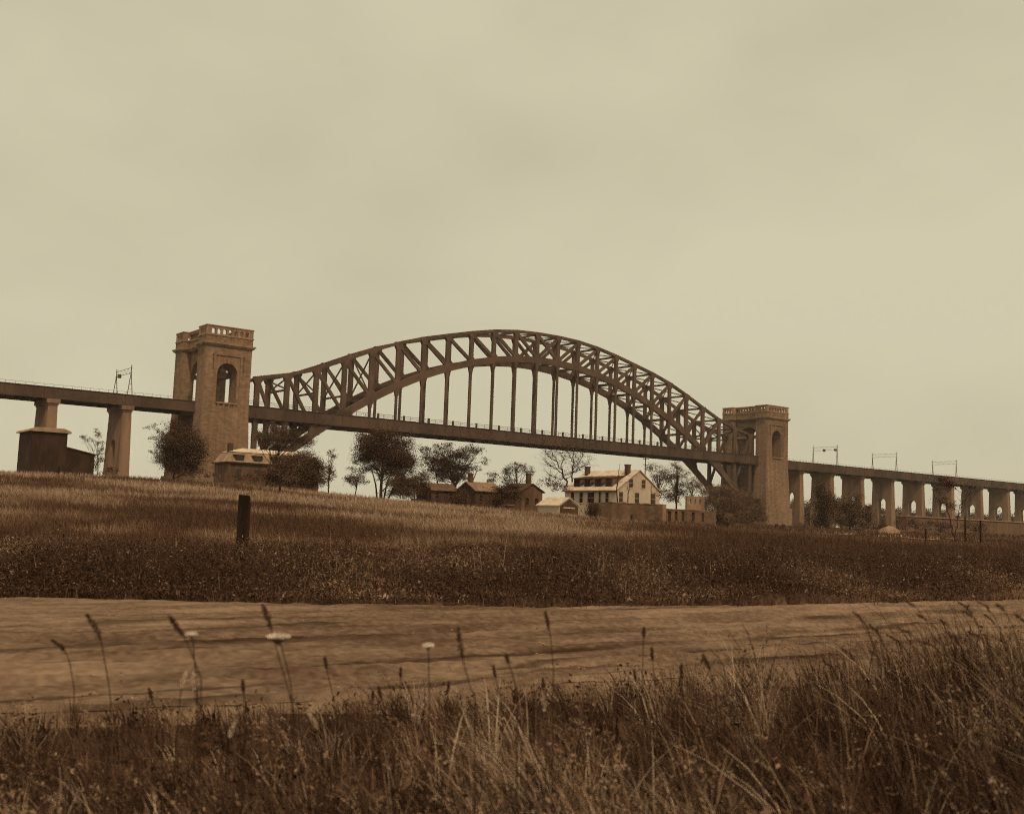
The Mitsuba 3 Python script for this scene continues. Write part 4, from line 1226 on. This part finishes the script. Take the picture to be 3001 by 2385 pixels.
# nodding feathery heads of the commonest grass
i = np.where((rng.random(n) < .05 + .05 * cpale[w]) & (H > .22))[0]
tipp = np.stack([x[i] + lean[i, 0], y[i] + lean[i, 1], z[i] - .03 + H[i] * .74], 1)
dirn = np.concatenate([lean[i] * 1.2, (H[i] * .25)[:, None]], 1); dirn /= np.linalg.norm(dirn, axis=1, keepdims=True)
ht = np.minimum(np.where(cpale[w][i], 1.1 * al[i] + .03, al[i] + .02), .24)
for q in range(12):
    t = q / 11
    C = tipp + dirn * (t * .12) + np.array([0, 0, -.05]) * t * t + rng.normal(0, .006, tipp.shape)
    V.add(*leaves(C, .020 * (1.1 - .6 * t), ht * rng.uniform(.7, 1.3, len(i)), rng, .45))
(v, f), c = V.arr()
struct('verge_grass', (v, f), 'leafy', 'tall tangled meadow grass along near side of road', color=c, kind='stuff', cat='grass')

# single stalks standing up against the road


def stalk(label, head, tip_d, group=None, head_r=.008, head_len=None, stem_base=None, seed=0, pale=False, dens=16, cat='grass stalk', name='grass_stalk'):
    """head: points (px, py) from tip down; below the last one the stem runs to the ground."""
    rng = np.random.default_rng(seed + int(head[0][0]))
    P = np.array([at(a, b, tip_d + .05 * i) for i, (a, b) in enumerate(head)])[::-1]
    low = P[0]; dv = P[0] - P[1]
    g = low + np.array([dv[0] * .6, dv[1] * .6, 0]); g[2] = float(ground_z(g[0], g[1])) - .03
    Q = np.vstack([[g], [(g + low) / 2 + np.array([dv[0] * .15, dv[1] * .15, 0])], P])
    t = thing(name, label, cat, group)
    put('stem', MB().tube(Q, np.linspace(.0028, .0016, len(Q)), 5), 'stem', t, smooth=True)
    hl = head_len or .11
    seg = np.r_[0, np.cumsum(np.linalg.norm(np.diff(P, axis=0), axis=1))]
    L = seg[-1]; u = np.linspace(max(0, L - hl), L, 14)
    C = np.stack([np.interp(u, seg, P[:, k]) for k in range(3)], 1)
    prof = head_r * np.sin(np.linspace(.25, 3.0, 14)) ** .6
    C2 = np.repeat(C, dens, 0)
    an = rng.uniform(0, 2 * np.pi, len(C2))
    rr_ = np.repeat(prof, dens) * rng.uniform(.5, 1.15, len(C2))
    C2 = C2 + (RT * np.cos(an)[:, None] + FW * np.sin(an)[:, None]) * rr_[:, None] + rng.normal(0, .002, C2.shape)
    v, f, c = leaves(C2, .010, (.30 if pale else .032) * rng.uniform(.6, 1.5, len(C2)), rng, .5, 0)
    put('seed_head', (v, f), 'leafy', t, color=c)
    return t


stalk('long dark seed head bowing left, second from left above the road', [(255, 1800), (275, 1830), (295, 1870), (303, 1915), (318, 2000), (325, 2060)], 4.2, head_r=.010, head_len=.15)
stalk('short drooping dark seed head leftmost above the road', [(153, 1876), (175, 1890), (195, 1915), (205, 1945), (218, 2020)], 4.4, head_r=.009, head_len=.10)
stalk('blurred dark seed head slanting, third from left', [(498, 1806), (520, 1840), (545, 1875), (560, 1910), (590, 1990)], 3.6, head_r=.009, head_len=.11)
stalk('dark seed head rising just behind the white flower cluster', [(770, 1772), (785, 1815), (800, 1862), (818, 1930), (845, 2020), (862, 2090)], 4.0, head_r=.010, head_len=.13)
stalk('dark upright seed head in the middle, thickest of all', [(1342, 1838), (1346, 1880), (1358, 1940), (1372, 1990), (1392, 2050)], 4.0, head_r=.011, head_len=.16)
stalk('short dark seed head high against the road, right of middle', [(1598, 1792), (1606, 1830), (1613, 1862), (1622, 1960)], 4.6, head_r=.008, head_len=.11)
stalk('dark bent seed head standing above dark leafy clump', [(2060, 1918), (2075, 1950), (2088, 1985), (2098, 2050)], 4.2, head_r=.008, head_len=.1)
rng = np.random.default_rng(77)
for px, py in ((700, 1985), (968, 1930), (1078, 1985), (1180, 1960), (1335, 1995), (1455, 1925), (1500, 1915), (1592, 1955), (1872, 1935), (1925, 1925), (1985, 1930), (455, 2030), (1110, 2010), (1905, 1850)):
    px += rng.uniform(-20, 20); py += rng.uniform(-30, 40)
    h = rng.uniform(50, 95); l = rng.uniform(-6, 26)
    stalk('thin dark grass head rising over near edge of road', [(px, py), (px + l * .4, py + h * .5), (px + l, py + h), (px + l * 1.8, py + h * 2)], rng.uniform(3.8, 5.4), 'thin dark grass heads over the road', rng.uniform(.004, .007), rng.uniform(.05, .09))
for px, py in ((2510, 1792), (2560, 1830), (2670, 1762), (2700, 1800), (2740, 1815), (2800, 1765), (2830, 1790), (2858, 1760), (2610, 1860), (2470, 1900), (2400, 1935), (2640, 1840), (2780, 1850), (2850, 1850), (2550, 1905), (2700, 1880), (2890, 1800), (2930, 1770), (2970, 1800)):
    px += rng.uniform(-14, 14); k1, k2 = rng.uniform(.6, 1.5), rng.uniform(.75, 1.5)
    stalk('dark wind-bent oat-like grass head at right, leaning left', [(px, py), (px + 22 * k1, py + 16 * k2), (px + 44 * k1, py + 48 * k2), (px + 62 * k1, py + 98 * k2), (px + 88 * k1, py + 185 * k2)], rng.uniform(4.2, 6.2), 'wind-bent grass heads at right', rng.uniform(.006, .012), rng.uniform(.07, .15), dens=rng.choice([5, 7, 10]))
for px, py, l in ((545, 1965, -12), (560, 1960, 10), (900, 2080, 25), (690, 2110, -15), (1590, 2030, 5)):
    stalk('pale plume of grass catching the light by near verge', [(px, py), (px + l, py + 40), (px + l * 1.5, py + 85), (px + l * 2, py + 150)], rng.uniform(3.2, 4.2), 'pale grass plumes on near verge', .006, .10, pale=True, dens=9)


def umbel(label, px, py, d, r, stem, n=140, seed=0):
    rng = np.random.default_rng(seed)
    t = thing('wild_carrot', label, 'flower')
    c = at(px, py, d)
    P = np.array([at(a, b, d + .03) for a, b in stem])[::-1]
    g = P[0] * 1.0; g[2] = float(ground_z(g[0], g[1])) - .02
    b = c - np.array([0, 0, r * .75])
    put('stem', MB().tube(np.vstack([[g], P, [b]]), .0024, 5), 'stem', t, smooth=True)
    ry, fl = MB(), Veg()
    for k in range(22):
        q = math.sqrt((k + .5) / 22) * r; an = k * 2.39996
        e = c + np.array([math.cos(an) * q, math.sin(an) * q, r * .12 * (1 - (q / r) ** 2)])
        ry.tube([b, (b + e) / 2 + (e - c) * .12, e], .0009, 4)
        m = 46
        C = e + rng.normal(0, 1, (m, 3)) * [r * .12, r * .12, .002]
        fl.add(*leaves(C, .007, np.full(m, .62) * rng.uniform(.8, 1.1, m), rng, .8, 0))
    put('rays', ry, 'stem', t)
    (v, f), cc = fl.arr()
    put('florets', (v, f), 'leafy', t, color=cc)


umbel('large flat white flower cluster on a stem over the road, left', 816, 1864, 3.9, .040, [(822, 1885), (835, 1930), (850, 1990), (858, 2060)], seed=1)
umbel('small flat white flower cluster on thin straight stem, middle', 1254, 1890, 4.3, .022, [(1256, 1905), (1257, 1990), (1258, 2075)], seed=2)
umbel('faint small flower cluster near bent seed head, left of large one', 562, 1856, 4.2, .020, [(566, 1880), (572, 1960), (580, 2040)], seed=3)

# ---------------------------------------------------------------- the air
M['air'] = {'type': 'homogeneous', 'albedo': rgb((.95, .94, .92)), 'sigma_t': .00008}
USED.add('air')
scene['haze'] = {'type': 'cube', 'to_world': T().translate([EYE[0], EYE[1], 46.0]).scale([9300, 9300, 64]), 'bsdf': {'type': 'null'}, 'interior': {'type': 'ref', 'id': 'air'}}
labels['haze'] = {'kind': 'stuff', 'label': 'thin pale haze in the air', 'category': 'haze'}
scene['camera']['medium'] = {'type': 'ref', 'id': 'air'}
